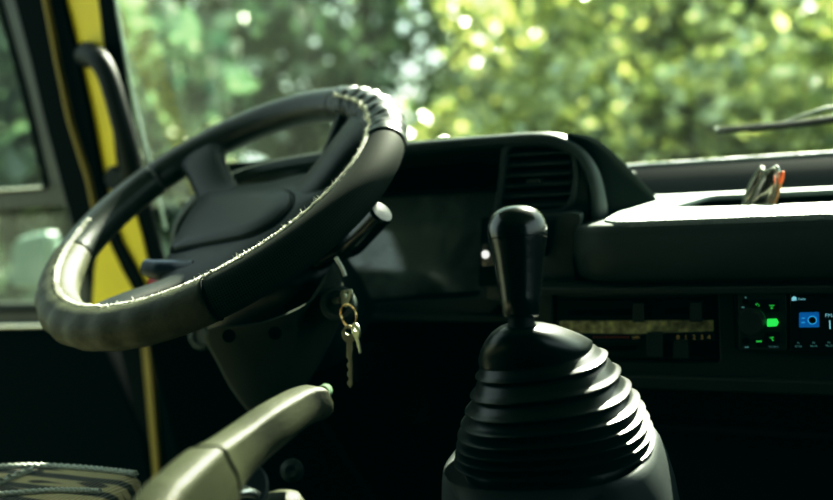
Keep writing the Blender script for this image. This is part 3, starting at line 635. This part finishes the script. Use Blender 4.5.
def spoke(A,B,wa,wb,ha,hb,ta,tb,name='spoke'):
    """flat tapering spoke from hub to rim"""
    rings=[]; A=Vector(A);B=Vector(B)
    d=(B-A).normalized(); nn=Vector((-d.y,d.x))
    for i in range(9):
        t=i/8; p=A+(B-A)*t; s=t*t*(3-2*t); w=wa+(wb-wa)*s - .006*math.sin(t*PI); h=ha+(hb-ha)*s; th=ta+(tb-ta)*t
        w*=1+ (max(0,t-.75)*1.6)
        rings.append([wl(p.x+nn.x*w*c_,p.y+nn.y*w*c_,h+th*s_) for c_,s_ in [(math.copysign(abs(math.cos(q))**.7,math.cos(q)),math.copysign(abs(math.sin(q))**.9,math.sin(q))) for q in [2*PI*k/20 for k in range(20)]]])
    return loft(name,rings,M['hub'],sw_,sharp=70)
spoke((-.055,.055),(-.128,.148),.031,.032,-.040,-.002,.016,.013)
spoke((.06,.03),(.150,.118),.036,.036,-.042,-.002,.016,.013)
spoke((-.01,-.06),(-.055,-.185),.026,.024,-.045,-.004,.016,.012)
spoke((.05,-.05),(.140,-.135),.028,.026,-.045,-.004,.016,.012)
# raised finger ridges on spokes
tube('spoke_ridge',[wl(.081,.094,-.022),wl(.088,.122,-.012),wl(.092,.156,-.001)],[.004,.006,.007],M['hub'],sw_,smooth=5)

# steering column, shroud, stalks, ignition
sc_=thing('steering_shroud',(-.66,1.0,-.5),'dark plastic steering column shroud with two screw holes under the steering wheel','steering column')
ax=(-WN)
def cring(h,w,t,dy=0,n=24,dx=0):
    # rounded cross-section in wheel axes
    out=[]
    for k in range(n):
        q=2*PI*k/n; c_=math.copysign(abs(math.cos(q))**.6,math.cos(q)); s_=math.copysign(abs(math.sin(q))**.6,math.sin(q)); out.append(wl(dx+w*c_,dy+t*s_,h))
    return out
loft('column_shroud',[cring(-.07,.075,.055,-.01,dx=.01),cring(-.09,.085,.065,-.012,dx=.012),cring(-.15,.088,.070,-.014,dx=.016),cring(-.19,.086,.066,-.012,dx=.014)],M['hub'],sc_,sharp=60)
sh=[W(205,330,D=.985),W(262,322,D=.955),W(316,296,D=.93),W(334,262,D=.95),W(345,300,D=.98),W(330,345,D=1.0),W(300,395,D=1.0),W(268,425,D=1.0),W(238,400,D=1.0),W(216,362,D=1.0)]
cen=sum(sh,Vector())/len(sh); dirn=ray(270,350).normalized()
loft('lower_shroud',[[cen+(p-cen)*s+dirn*o for p in catmull(sh,3,True)] for s,o in ((.5,-.008),(.93,-.006),(1.0,.004),(1.0,.05),(.9,.12))],mat('shroud_plastic',(.040,.048,.038),.7,spec=.15,bump=.3,bscale=700),sc_,sharp=70)
for x,y in ((229,336),(275,333)):
    lathe('screw_hole',[(0,0),(.0058,0),(.0066,.0012),(.0052,.0018),(.0045,.0006),(0,.0006)],W(x,y,D=.94),-dirn,M['black'],sc_,seg=18)
tube('column_tube',[wl(0,-.01,-.15),wl(0,-.01,-.55)],.032,M['matte'],sc_,seg=20)
st=[W(318,262,D=1.02),W(340,250,D=1.0),W(352,243,D=.985),W(365,230,D=.97),W(380,214,D=.955)]
tube('wiper_stalk',st,[.010,.0115,.0135,.0135,.0130],M['knob'],sc_,seg=18,smooth=6)
lathe('stalk_end',[(0,-.002),(.0125,-.002),(.0135,.001),(.0120,.004),(.006,.0048),(0,.005)],st[-1],(st[-1]-st[-2]),M['knob'],sc_,seg=20)
st=[W(196,268,D=1.02),W(178,269,D=1.03),W(160,270,D=1.035),W(145,267,D=1.04)]
tube('indicator_stalk',st,[.009,.010,.0115,.009],M['bluedark'],sc_,seg=16,smooth=6)
tube('stalk_marking',[W(151,283,D=1.07),W(170,284,D=1.06)],.0065,M['red'],sc_,seg=12)
tube('shroud_edge_trim',[W(336,258,D=.94),W(342,268,D=.935),W(345,276,D=.935)],.0022,M['thread'],sc_,seg=8,smooth=4)
ig=W(337,303,D=.935)
lathe('ignition_lock',[(0,-.03),(.017,-.03),(.018,-.004),(.0165,0),(.012,.001),(.011,-.004),(0,-.004)],ig,(.35,-.85,.25),M['pod'],sc_,seg=28)

def flat_ring_key(name,label,head,tip,wv,hr_,thick,m,teeth=True,group=None):
    """a key: round bow with hole, shoulder, toothed blade"""
    o=thing(name,head,label,'key',group); head=Vector(head);tip=Vector(tip);d=(tip-head).normalized(); w=Vector(wv); w=(w-d*w.dot(d)).normalized()
    outer=[(hr_*math.cos(q),hr_*.9*math.sin(q)) for q in [2*PI*i/24 for i in range(24)]]
    hole=[(-hr_*.25+hr_*.32*math.cos(q),hr_*.45*math.sin(q)) for q in [2*PI*i/14 for i in range(14)]]
    L=(tip-head).length
    plate('bow',[outer,hole],head,d,w,thick,m,o,bevel=thick*.25)
    bl=[(hr_*.8,.0028),(L*.93,.0028),(L,.0008),(L,-.0006)]
    k=7
    if teeth:
        for i in range(k): 
            x=L*(.97-.58*i/k); bl+=[(x,-.0028 if i%2 else -.0014),(x-L*.04,-.0030 if i%2==0 else -.0012)]
    bl+=[(hr_*.8,-.003)]
    plate('blade',[bl],head,d,w,thick*.8,m,o,bevel=thick*.2); return o
kb=W(343,303,D=.915); kt=W(353,294,D=.905)
# ignition key sits in the lock: blade inside, metal bow outside
ik=thing('ignition_key',ig,'metal ignition key standing in the lock on the steering column','key')
a_=W(340,300,D=.93); d_=(W(358,296,D=.895)-a_).normalized(); w_=Vector((0,0,1)); w_=(w_-d_*w_.dot(d_)).normalized()
plate('bow',[rounded([(0,-.005),(.010,-.009),(.026,.001),(.027,.008),(.008,.009),(0,.006)],.003),rounded([(.013,.0),(.021,.0045),(.0215,.0062),(.012,.0058)],.001)],a_,d_,w_,.003,M['steel'],ik,bevel=.0008)
tube('blade',[a_-d_*.02,a_+d_*.002],.0032,M['steel'],ik,seg=8)
kr=thing('key_ring',W(349,315,D=.905),'small brass split ring hanging from the ignition key','key ring')
c=W(348.5,315.5,D=.905); 
bm=bmesh.new()
for s in (-.0008,.0008):
    tube_bm(bm,[c+Vector((.0108*math.cos(q),s-.004*math.cos(q),.0108*math.sin(q))) for q in [2*PI*i/36 for i in range(36)]],.0008,6,closed=True,up=(0,1,0))
link('split_ring',bm_mesh(bm),M['brass'],kr)
flat_ring_key('door_key','long dull toothed key hanging straight down from the brass ring',W(349,334,D=.905),W(350,388,D=.905),(1,.2,0),.0085,.0018,M['steel'])
flat_ring_key('padlock_key','short bright key hanging beside the long key on the brass ring',W(355,331,D=.898),W(359,354,D=.900),(.9,-.5,0),.0080,.0022,M['steel'],teeth=False)

# ================================================================== gear lever, boot, console
gl_=thing('gear_lever',W(552,452,D=.72),'black gear lever with polished conical knob rising from the pleated rubber boot','gear lever')
kt_=W(516,206,D=.715); kb_=W(521,317,D=.705); axk=(kt_-kb_); Lk=axk.length
prof=[(.0,0),(.0128,0),(.0140,.0015),(.0150,.014),(.0172,.032),(.0196,.048),(.0212,.056),(.0222,.062),(.0225,.067),(.0217,.0725),(.0196,.0775),(.0160,.0815),(.0110,.0840),(.0055,.0852),(.001,.0855),(0,.0855)]
s=Lk/.0855; lathe('knob',[(r,h*s) for r,h in prof],kb_,axk,M['knob'],gl_,seg=48,sharp=60)
bm=bmesh.new(); ex,ey,ez=frame_of(axk); 
tube_bm(bm,[kb_+ez*(.0595*s)+(ex*math.cos(q)+ey*math.sin(q))*.02215 for q in [2*PI*i/48 for i in range(48)]],.0004,6,closed=True,up=ez); link('knob_seam',bm_mesh(bm),M['black'],gl_)
tube('lever_shaft',[kb_+ez*.004,kb_-ez*.03],.010,M['dark'],gl_,seg=20)
def sring(c,ax_,by,z,n=48,e=2.5,rot=0):
    out=[]
    for k in range(n):
        q=2*PI*k/n; x=ax_*math.copysign(abs(math.cos(q))**(2/e),math.cos(q)); y=by*math.copysign(abs(math.sin(q))**(2/e),math.sin(q))
        cr_,sr=math.cos(rot),math.sin(rot); out.append(Vector((c[0]+x*cr_-y*sr,c[1]+x*sr+y*cr_,z)))
    return out
bt=thing('gear_boot',W(552,452,D=.74),'black pleated rubber boot with eight folds around the gear lever','gear boot')
# each fold: (left px, y), (right px, y)
lips=[((480,362),(591,342)),((477,376),(606,353)),((472,394),(619,370)),((467,410),(629,384)),((463,423),(637,395)),((460,434),(642,404)),((459,444),(646,413)),((458,453),(649,421)),((457,462),(651,430))]
BD=.738
info=[]
for (a,b) in lips:
    A=W(*a,D=BD);B=W(*b,D=BD); c=(A+B)/2; h=(B-A).length/2; info.append((c,h))
def tilt(ring,c,k):   # lean the fold a little with the lever
    return [Vector((p.x,p.y,p.z+(p.x-c.x)*k)) for p in ring]
rings=[]; E_=2.45; rot=math.radians(8)
def R_(c,h,z,k): rings.append(tilt(sring((c.x,c.y),h,h*1.0,z,e=E_,rot=rot),c,k))
# cap over the first fold
c0,h0=info[0]; ct=kb_-ez*.002
n=9
for i,(f,zz) in enumerate(((.20,1.02),(.30,1.0),(.42,.93),(.58,.78),(.74,.56),(.88,.32),(.97,.10),(1.0,0),(.985,-.10),(.93,-.14))):
    z=c0.z+(ct.z-.004-c0.z)*zz; t=min(1,max(0,zz)); c=Vector((c0.x*(1-t)+ct.x*t,c0.y*(1-t)+ct.y*t,z))
    R_(c,h0*f,z,.10*(1-t))
cap=loft('boot_cap',rings,M['rubber'],bt,sharp=75); rings=[]
ks=[.10,.10,.10,.09,.085,.08,.075,.07,.06]
R_(c0,h0*.84,c0.z-.002,.1)
for i in range(1,len(info)):
    c,h=info[i]; cp,hp_=info[i-1]; dz=cp.z-c.z; k=ks[i]
    gi=min(h,hp_)*.87
    g=min(hp_*.90,h*.86) if i>1 else hp_*.93
    R_(cp.lerp(c,.12),g,cp.z-dz*.08,k)
    R_(cp.lerp(c,.40),max(g,h*.885),cp.z-dz*.40,k); R_(cp.lerp(c,.65),h*.915,cp.z-dz*.68,k); R_(cp.lerp(c,.8),h*.955,cp.z-dz*.82,k)
    R_(c,h*.99,cp.z-dz*.90,k); R_(c,h,cp.z-dz*.94,k); R_(c,h,c.z,k); R_(c,h*.985,c.z-dz*.03,k); R_(c,h*.87,c.z-dz*.04,k)
c,h=info[-1]; R_(c,h*.9,c.z-.004,.05); R_(c,h*.9,c.z-.02,.05)
loft('pleated_skirt',rings,M['rubber'],bt,sharp=42)
# console housing
ch=thing('gear_console',(c.x,c.y,-.9),'grey plastic console housing the gear lever boot stands on','console')
rings=[]
for f,dz_ in ((.80,-.012),(.97,-.006),(1.0,-.002),(1.03,-.003),(1.07,-.010),(1.12,-.026),(1.17,-.05),(1.23,-.10),(1.34,-.22),(1.6,-.60)):
    rings.append(tilt(sring((c.x-.004,c.y+(f-1)*.12),h*f,h*f*1.15,c.z+dz_,e=3.0,rot=rot),c,.05))
loft('console_shell',rings,M['housing'],ch,sharp=60)

# ================================================================== handbrake
hb=thing('handbrake',W(180,560,D=.55),'olive grey handbrake lever with clear push button, in front of the steering wheel','handbrake')
# centre line and cross-section from top and lower outlines
secs=[((112,514),(238,545),.548),((170,468.5),(243,497),.585),((200,447.5),(247,478),.610),((226,430),(262,459),.635),((254,411),(286,438),.660),((277,397),(300,427),.685),((295,388),(307,423),.700),((307,385),(318,419),.709),((315,387),(324,414),.714),((318,391),(325,408),.716)]
rings=[]
T=[W(*a,D=d) for a,b,d in secs]; Bp=[W(*b,D=d) for a,b,d in secs]
for i,(a,b,d) in enumerate(secs):
    t0,b0=T[i],Bp[i]; j0,j1=max(0,i-1),min(len(secs)-1,i+1)
    ax_=((T[j1]+Bp[j1])-(T[j0]+Bp[j0])).normalized()
    cen=(t0+b0)/2; dia=(t0-b0)  # visible diagonal across top and side
    v=ray(*[(a[k]+b[k])/2 for k in (0,1)]).normalized()
    up=Vector((0,0,1)); up=(up-ax_*up.dot(ax_)).normalized(); side=ax_.cross(up).normalized()  # side points to +X
    H=dia.length*.46; Wd=.0155 if i<8 else .0145
    if i==0: H=dia.length*.42; Wd=.019
    if i==1: Wd=.0175
    if i==9: Wd=.010
    rg=[]
    for k in range(28):
        q=2*PI*k/28; cs,sn=math.cos(q),math.sin(q); e=.42
        x=math.copysign(abs(cs)**e,cs)*Wd; z=math.copysign(abs(sn)**e,sn)*H
        if z>0: x*=.80-.0*z
        rg.append(cen+side*x+up*z)
    rings.append(rg)
sm=[]
for k in range(28):
    sm.append(catmull([r[k] for r in rings],5))
rings2=[[sm[k][i] for k in range(28)] for i in range(len(sm[0]))]
cut=7
loft('grip',rings2[cut:],M['olive'],hb,sharp=60)
base=[ [p+(p-(sum(r,Vector())/28))*.03 for p in r] for r in rings2[:cut]]
dirb=(sum(rings2[0],Vector())/28-sum(rings2[6],Vector())/28).normalized()
ext=[[p+dirb*.05*k+Vector((0,0,-.003*k)) for p in base[0]] for k in (3,2,1)]
loft('lever_sleeve',ext+base,M['olive'],hb,sharp=60)
bc=W(325,391,D=.722); bd=(W(333,386,D=.745)-W(322,393,D=.70)).normalized()
lathe('push_button',[(0,-.01),(.0052,-.01),(.0056,.003),(.005,.0058),(.0025,.0068),(0,.007)],bc,bd,mat('clear_green_button',(.35,.5,.35),.15,trans=.6),hb,seg=20)
c=W(240,488,D=.66); lathe('pivot_disc',[(0,-.006),(.018,-.006),(.020,-.003),(.020,.003),(.018,.005),(0,.005)],c,(.5,-.6,.7),M['housing'],hb,seg=28)
tube('bracket_arm',[W(226,497,D=.64),W(246,492,D=.65),W(262,500,D=.66)],.0045,M['chrome'],hb,seg=10,smooth=4)
box('mounting_base',(-.42,.36,-.99),(-.32,.66,-.30),M['dark'],hb,bevel=.01)
# small rounded knob at the lower edge
kn=thing('release_knob',W(280,505,D=.68),'round light topped knob at the bottom edge, right of the handbrake','knob')
c=W(281,511,D=.68); lathe('knob_top',[(0,-.02),(.009,-.02),(.010,-.006),(.0165,-.002),(.018,.004),(.0145,.0105),(.007,.0135),(0,.014)],c,(0,0,1),M['olive'],kn,seg=28)
tube('knob_stem',[c+Vector((0,0,-.018)),c+Vector((0,0,-.7))],.006,M['dark'],kn)

# ================================================================== seat with woven cover
sc=thing('driver_seat',(-.80,.30,-.9),'driver seat cushion with woven striped cover and grey braids, bottom left','seat')
ZS=-.3
def seatring(z,ins,rad=.06):
    fl=W(-60,466,Z=ZS); fr=W(139,472,Z=ZS)
    pts=[(-1.02+ins,fl.y+.012-ins),(fr.x-.0-ins,fr.y+.01-ins),(fr.x+.02-ins,fr.y-.03-ins),(-.50-ins,.10),(-.50-ins,-.2),(-1.02+ins,-.2)]
    return [Vector((x,y,z)) for x,y in rounded(pts,.03,5)]
loft('cushion',[seatring(-.46,.03),seatring(-.44,.0),seatring(-.33,.0),seatring(-.310,.001),seatring(-.303,.004),seatring(-.3,.012)],M['fabric'],sc,sharp=60)
def braid(px,z=ZS+.001,r=.0042,n=6):
    P=catmull([W(x,y,Z=z) for x,y in px],10); bm=bmesh.new()
    for ph in (0,PI*2/3,PI*4/3):
        Q=[]
        t=0
        for i,p in enumerate(P):
            q=i*1.3+ph; Q.append(p+Vector((0,math.cos(q)*r*.5,math.sin(q)*r*.35)))
        tube_bm(bm,Q,r*.55,6)
    return link('braided_trim',bm_mesh(bm),M['braid'],sc,sharp=80)
braid([(-40,468),(0,467),(40,466),(80,468),(112,471),(136,474)])
braid([(-30,496),(10,494),(50,491),(80,491),(100,492)])
braid([(-30,494),(-8,486),(12,478),(30,471)],r=.006)
box('seat_base',(-1.0,-.15,-1.0),(-.50,.45,-.45),M['dark'],sc,bevel=.02)

# ================================================================== sunglasses in the tray
sg=thing('sunglasses',W(762,207,Y=1.06),'folded sunglasses with mirrored lens and orange temple tip, standing in the shelf tray','sunglasses')
GY=1.06
def gpt(x,y,dy=0): return W(x,y,Y=GY+dy)
lensp=[(748,207),(752,197),(758,184),(765,174),(771,169),(776,170),(778.5,177),(778,188),(774,199),(768,206),(757,208)]
P=[gpt(x,y,-.004) for x,y in lensp]; P=catmull(P,4,True); cL=sum(P,Vector())/len(P)
loft('lens',[[cL+(p-cL)*s+Vector((0,o,0)) for p in P] for s,o in ((.96,.003),(1,.001),(.97,-.001),(.7,-.0045),(.3,-.006))],M['lens'],sg,sharp=80)
bm=bmesh.new(); tube_bm(bm,P,.0013,8,closed=True,up=(0,1,0)); link('lens_rim',bm_mesh(bm),M['glassframe'],sg)
P2=[gpt(x,y,.016) for x,y in ((742.5,207),(745,196),(751,182),(757,172),(761,167.5),(764,168),(762,176),(757,190),(750,203),(746,208))]; P2=catmull(P2,4,True)
bm=bmesh.new(); tube_bm(bm,P2,.0012,8,closed=True,up=(0,1,0)); link('lens_rim',bm_mesh(bm),M['glassframe'],sg)
cL=sum(P2,Vector())/len(P2); loft('lens',[[cL+(p-cL)*s+Vector((0,o,0)) for p in P2] for s,o in ((1,.001),(.97,-.0005),(.6,-.003))],M['lens'],sg,sharp=80)
tube('bridge',[gpt(760,168,.014),gpt(765,171,.006),gpt(769,170,-.003)],.0012,M['glassframe'],sg,smooth=4)
tube('temple',[gpt(743,207,-.010),gpt(746,194,-.009),gpt(752,180,-.008),gpt(759,170,-.005),gpt(762,167,.0)],[.0011,.0013,.0014,.0016,.0018],M['glassframe'],sg,smooth=5)
tb=tube('temple',[gpt(774,207,-.010),gpt(777,197,-.012),gpt(779,190,-.012),gpt(781,182,-.012)],[.0013,.0015,.0018,.0018],M['amber'],sg,smooth=5); tb['label']='amber temple'
tp=tube('temple_tip',[gpt(780.3,184,-.012),gpt(782,178,-.012),gpt(783.4,171.5,-.012)],[.0018,.0023,.0016],M['orange'],sg,smooth=4); tp['label']='orange tip'
tube('hinge',[gpt(774,168,-.005),gpt(777,167,-.006),gpt(778.5,172,-.008)],.0017,M['chrome'],sg,smooth=4)

# ================================================================== wiper outside
wp=thing('windshield_wiper',W(800,122,Y=1.33),'black windshield wiper blade and arm, outside the glass at upper right','wiper')
tube('blade',[W(717,131,Y=1.315),W(775,127,Y=1.315),W(840,119,Y=1.315),W(930,106,Y=1.315)],[.003,.0036,.004,.004],M['seal'],wp,smooth=4)
tube('blade_tip',[W(715,129.5,Y=1.32),W(719,129.3,Y=1.32)],.0026,M['thread'],wp)
tube('blade_spine',[W(716,127.5,Y=1.325),W(775,123.5,Y=1.325),W(840,115.5,Y=1.325),W(930,102,Y=1.325)],[.0012,.0015,.0018,.0018],M['glassframe'],wp,smooth=4)
tube('arm',[W(784,122,Y=1.33),W(812,113,Y=1.34),W(840,107,Y=1.345),W(980,90,Y=1.34)],[.0015,.0025,.0035,.004],mat('wiper_arm_metal',(.18,.2,.18),.4,metal=.5),wp,smooth=4)

# ================================================================== trees
def leaves(n,rad,size,shape):
    bm=bmesh.new()
    for _ in range(n):
        p=shape(); s=size*random.uniform(.6,1.4)
        a=Vector((random.gauss(0,1),random.gauss(0,1),random.gauss(0,1))).normalized(); b=a.orthogonal().normalized(); b.rotate(Matrix.Rotation(random.uniform(0,6.28),3,a)); c=a.cross(b)
        v=[bm.verts.new(p+b*s*u+c*s*w*.55+a*s*.12*abs(u)) for u,w in ((-1,0),(-.3,.8),(.5,.7),(1,0),(.5,-.7),(-.3,-.8))]
        bm.faces.new(v)
    me=bpy.data.meshes.new('m'); bm.to_mesh(me); bm.free(); return me
def crown_shape(rx,rz,z0,clumps):
    cs=[]
    for _ in range(clumps):
        q=random.uniform(0,2*PI); u=random.uniform(-1,1); r=random.uniform(.35,1)**.5
        cs.append((Vector((rx*r*math.cos(q)*math.sqrt(1-u*u*.8),rx*r*math.sin(q)*math.sqrt(1-u*u*.8),z0+rz*u)),random.uniform(.18,.34)*rx))
    def f():
        c,r=random.choice(cs); v=Vector((random.gauss(0,1),random.gauss(0,1),random.gauss(0,.8))); v=v/max(.5,v.length)*r*random.uniform(.3,1.1); return c+v
    return f
def trunk_mesh(h,r,branches=7):
    bm=bmesh.new(); tube_bm(bm,catmull([(0,0,-.3),(.1,.05,h*.35),(-.05,.1,h*.7),(.05,0,h)],4),[r*(1-.055*i) for i in range(13)],8)
    for _ in range(branches):
        z=h*random.uniform(.35,.9); q=random.uniform(0,6.28); L=h*random.uniform(.15,.28); d=Vector((math.cos(q),math.sin(q),.6))
        tube_bm(bm,[Vector((0,0,z)),Vector((0,0,z))+d*L*.5,Vector((0,0,z))+d*L+Vector((0,0,L*.2))],[r*.35,r*.2,r*.08],5)
    return bm_mesh(bm)
GZ=-EYE
kinds={}
def mk(kind,leafm,n,rx,rz,z0,size,clumps,h,r):
    kinds[kind]=(leaves(n,rx,size,crown_shape(rx,rz,z0,clumps)),trunk_mesh(h,r),leafm)
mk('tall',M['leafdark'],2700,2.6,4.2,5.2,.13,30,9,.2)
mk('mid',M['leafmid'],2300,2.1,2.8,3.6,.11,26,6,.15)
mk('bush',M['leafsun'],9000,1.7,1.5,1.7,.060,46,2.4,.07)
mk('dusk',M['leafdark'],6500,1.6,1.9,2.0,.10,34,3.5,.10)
def tree(name,kind,px,dist,label,cat,group,s=1.0,rot=0,dz=0):
    # bearing read from the photograph, distance estimated
    r=ray(px,140); r=Vector((r.x,r.y,0)).normalized()*dist
    o=thing(name,(r.x,r.y,GZ+dz),label,cat,group); lm,tm,mm=kinds[kind]
    for nm,me,m_ in (('crown',lm,mm),('trunk',tm,M['bark'])):
        c=bpy.data.objects.new(nm,me); C.objects.link(c); c.parent=o
        if not me.materials: me.materials.append(m_)
    o.rotation_euler=(0,0,rot); o.scale=(s,s,s); return o
G1='trees and bushes beyond the windshield'
spec=[
 ('bush','bush',690,7.6,'bright yellow green sunlit bush right of the middle of the windshield','bush',1.0,0),
 ('bush','bush',610,9.4,'sunlit bush directly above the sloping right flank of the instrument pod','bush',1.05,1.3),
 ('bush','bush',775,9.6,'sunlit bush behind the wiper blade at the upper right','bush',1.25,2.4),
 ('bush','bush',530,12.0,'pale sunlit bush above the air vent','bush',.85,4.1),
 ('tree','dusk',850,11.0,'dark tree at the top right corner of the windshield','tree',1.5,2.0),
 ('tree','mid',470,15,'green tree above the instrument hood, with sky gaps beside it','tree',1.0,1.0),
 ('tree','mid',380,13,'green tree behind the right shoulder of the steering wheel','tree',1.0,3.0),
 ('tree','mid',600,17,'tall green tree behind the sunlit bushes, right of the sky gap','tree',1.25,5.0),
 ('tree','tall',270,14,'tall dark tree above the far rim of the steering wheel','tree',1.0,0.4),
 ('tree','dusk',190,10.5,'dark leafy tree close to the driver side windshield edge','tree',1.15,.9),
 ('tree','tall',110,16,'tall dark tree behind the yellow pillar','tree',1.0,2.7),
 ('tree','mid',20,11,'green tree seen through the open door window','tree',.9,1.7),
 ('tree','mid',-90,9,'green tree left of the open door','tree',1.0,.2),
 ('tree','tall',720,23,'tall far tree behind the sunlit bushes','tree',1.2,4.4),
 ('tree','tall',200,25,'tall far tree at the left of the windshield, behind the nearer dark trees','tree',1.1,3.4),
 ('bush','dusk',-20,7.5,'dark bush seen through the upper pane of the open door','bush',1.1,.7),
 ('bush','bush',45,10,'sunlit bush seen through the open door, beside the yellow pillar','bush',1.0,5.7),
 ('tree','tall',900,22,'tall far tree beyond the right edge','tree',1.3,3.1),
]
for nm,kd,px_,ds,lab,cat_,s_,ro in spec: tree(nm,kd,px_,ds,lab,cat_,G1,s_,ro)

# far belt of undergrowth that nobody could count
def belt():
    q=random.uniform(-1.35,.75); r=random.uniform(19,36); h=abs(random.gauss(0,1))*.5
    return Vector((math.sin(q)*r,math.cos(q)*r,h))
me=leaves(9000,1,.20,belt); o=bpy.data.objects.new('undergrowth',me); C.objects.link(o); me.materials.append(M['leafmid']); o.location=(0,0,GZ)
tag(o,'low green undergrowth along the forest floor behind the trees','undergrowth',kind='stuff')
# pale dead snag seen through the dirty glass
r=ray(226,140); r=Vector((r.x,r.y,0)).normalized()*7.5
sn=thing('tree_stump',(r.x,r.y,GZ),'pale bare broken trunk seen through the dirty glass above the steering wheel','tree trunk')
bm=bmesh.new(); tube_bm(bm,catmull([(0,0,-.2),(.03,0,1.0),(-.12,0,1.7),(-.10,0,2.2),(-.22,0,2.55)],4),[.17-.007*i for i in range(17)],9)
link('bare_trunk',bm_mesh(bm),mat('pale_bark',(.85,.82,.52),.9,bump=1,bscale=10,bdist=.03),None).parent=sn

# ================================================================== light
w=bpy.data.worlds.new('World'); bpy.context.scene.world=w; w.use_nodes=True; nt=w.node_tree; bg=nt.nodes['Background']
sky=nt.nodes.new('ShaderNodeTexSky'); sky.sky_type='NISHITA'; sky.sun_disc=False; sky.sun_elevation=math.radians(44); sky.sun_rotation=math.radians(22); sky.dust_density=2.5; sky.air_density=1.0
mx=nt.nodes.new('ShaderNodeMix'); mx.data_type='RGBA'; mx.inputs['Factor'].default_value=.75; mx.inputs['B'].default_value=(5.4,6.6,5.9,1)
nt.links.new(sky.outputs[0],mx.inputs['A']); nt.links.new(mx.outputs['Result'],bg.inputs[0]); bg.inputs[1].default_value=.30
sd=bpy.data.lights.new('sun','SUN'); sd.energy=30; sd.angle=math.radians(.7); sd.color=(1,.96,.80); so=bpy.data.objects.new('sun',sd); C.objects.link(so)
az,el=math.radians(4),math.radians(39)
dv=Vector((math.sin(az)*math.cos(el),math.cos(az)*math.cos(el),math.sin(el)))
so.rotation_euler=dv.to_track_quat('Z','Y').to_euler(); so.location=(0,0,6)

# finer pieces hang under the part they belong to
def kids(root,pref): return [c for c in root.children if c.name.split('.')[0]==pref]
def under(root,child,part):
    ps=kids(root,part)
    def ctr(o): return sum((v.co for v in o.data.vertices),Vector())/len(o.data.vertices)
    for c in kids(root,child): c.parent=min(ps,key=lambda p:(ctr(p)-ctr(c)).length)
under(sw_,'pad_seam','horn_pad'); under(sw_,'spoke_ridge','spoke'); under(sw_,'lacing_thread','leather_wrap'); under(sw_,'cross_seam','perforated_grip')
under(gl_,'knob_seam','knob'); under(rd,'knob_light','volume_knob'); under(rd,'icon_dial','radio_icon'); under(rd,'icon_lens','radio_icon')
under(rd,'button_mark','button'); under(rd,'return_arrow','button'); under(rd,'screen_text','screen'); under(rd,'preset_text','screen'); under(rd,'corner_icon','screen')
under(sc_,'stalk_end','wiper_stalk'); under(sc_,'screw_hole','lower_shroud'); under(av,'slat_tab','slat'); under(cl,'gauge_number','gauge')
under(sg,'temple_tip','temple'); under(hb,'push_button','grip'); under(wp,'blade_tip','blade'); under(wp,'blade_spine','blade'); under(dr,'window_seal','window_frame')

# ================================================================== camera, lifting everything above the ground
cd=bpy.data.cameras.new('camera'); cam=bpy.data.objects.new('camera',cd); C.objects.link(cam)
cam.matrix_world=Matrix(((R2.x,U2.x,-Fv.x,0),(R2.y,U2.y,-Fv.y,0),(R2.z,U2.z,-Fv.z,0),(0,0,0,1)))
cd.sensor_width=36; cd.lens=F/833*36; cd.clip_start=.02; cd.clip_end=300
cd.dof.use_dof=True; cd.dof.focus_distance=.80; cd.dof.aperture_fstop=cd.lens/13.5; cd.dof.aperture_blades=0
bpy.context.scene.camera=cam
for o in list(C.objects):
    if o.parent is None: o.location.z+=EYE
sc0=bpy.context.scene
sc0.view_settings.view_transform='Standard'; sc0.view_settings.look='None'; sc0.view_settings.exposure=0.0
sc0.view_settings.use_curve_mapping=True
cm=sc0.view_settings.curve_mapping; cm.black_level=(.0025,-.0022,-.0020)
cv=cm.curves[3]
for x,y in ((.03,.017),(.12,.092),(.35,.38),(.7,.86)): cv.points.new(x,y)
cm.update()
sc0.cycles.use_denoising=True; sc0.cycles.max_bounces=8; sc0.cycles.transparent_max_bounces=12; sc0.cycles.sample_clamp_indirect=4
sc0.cycles.caustics_reflective=False; sc0.cycles.caustics_refractive=False
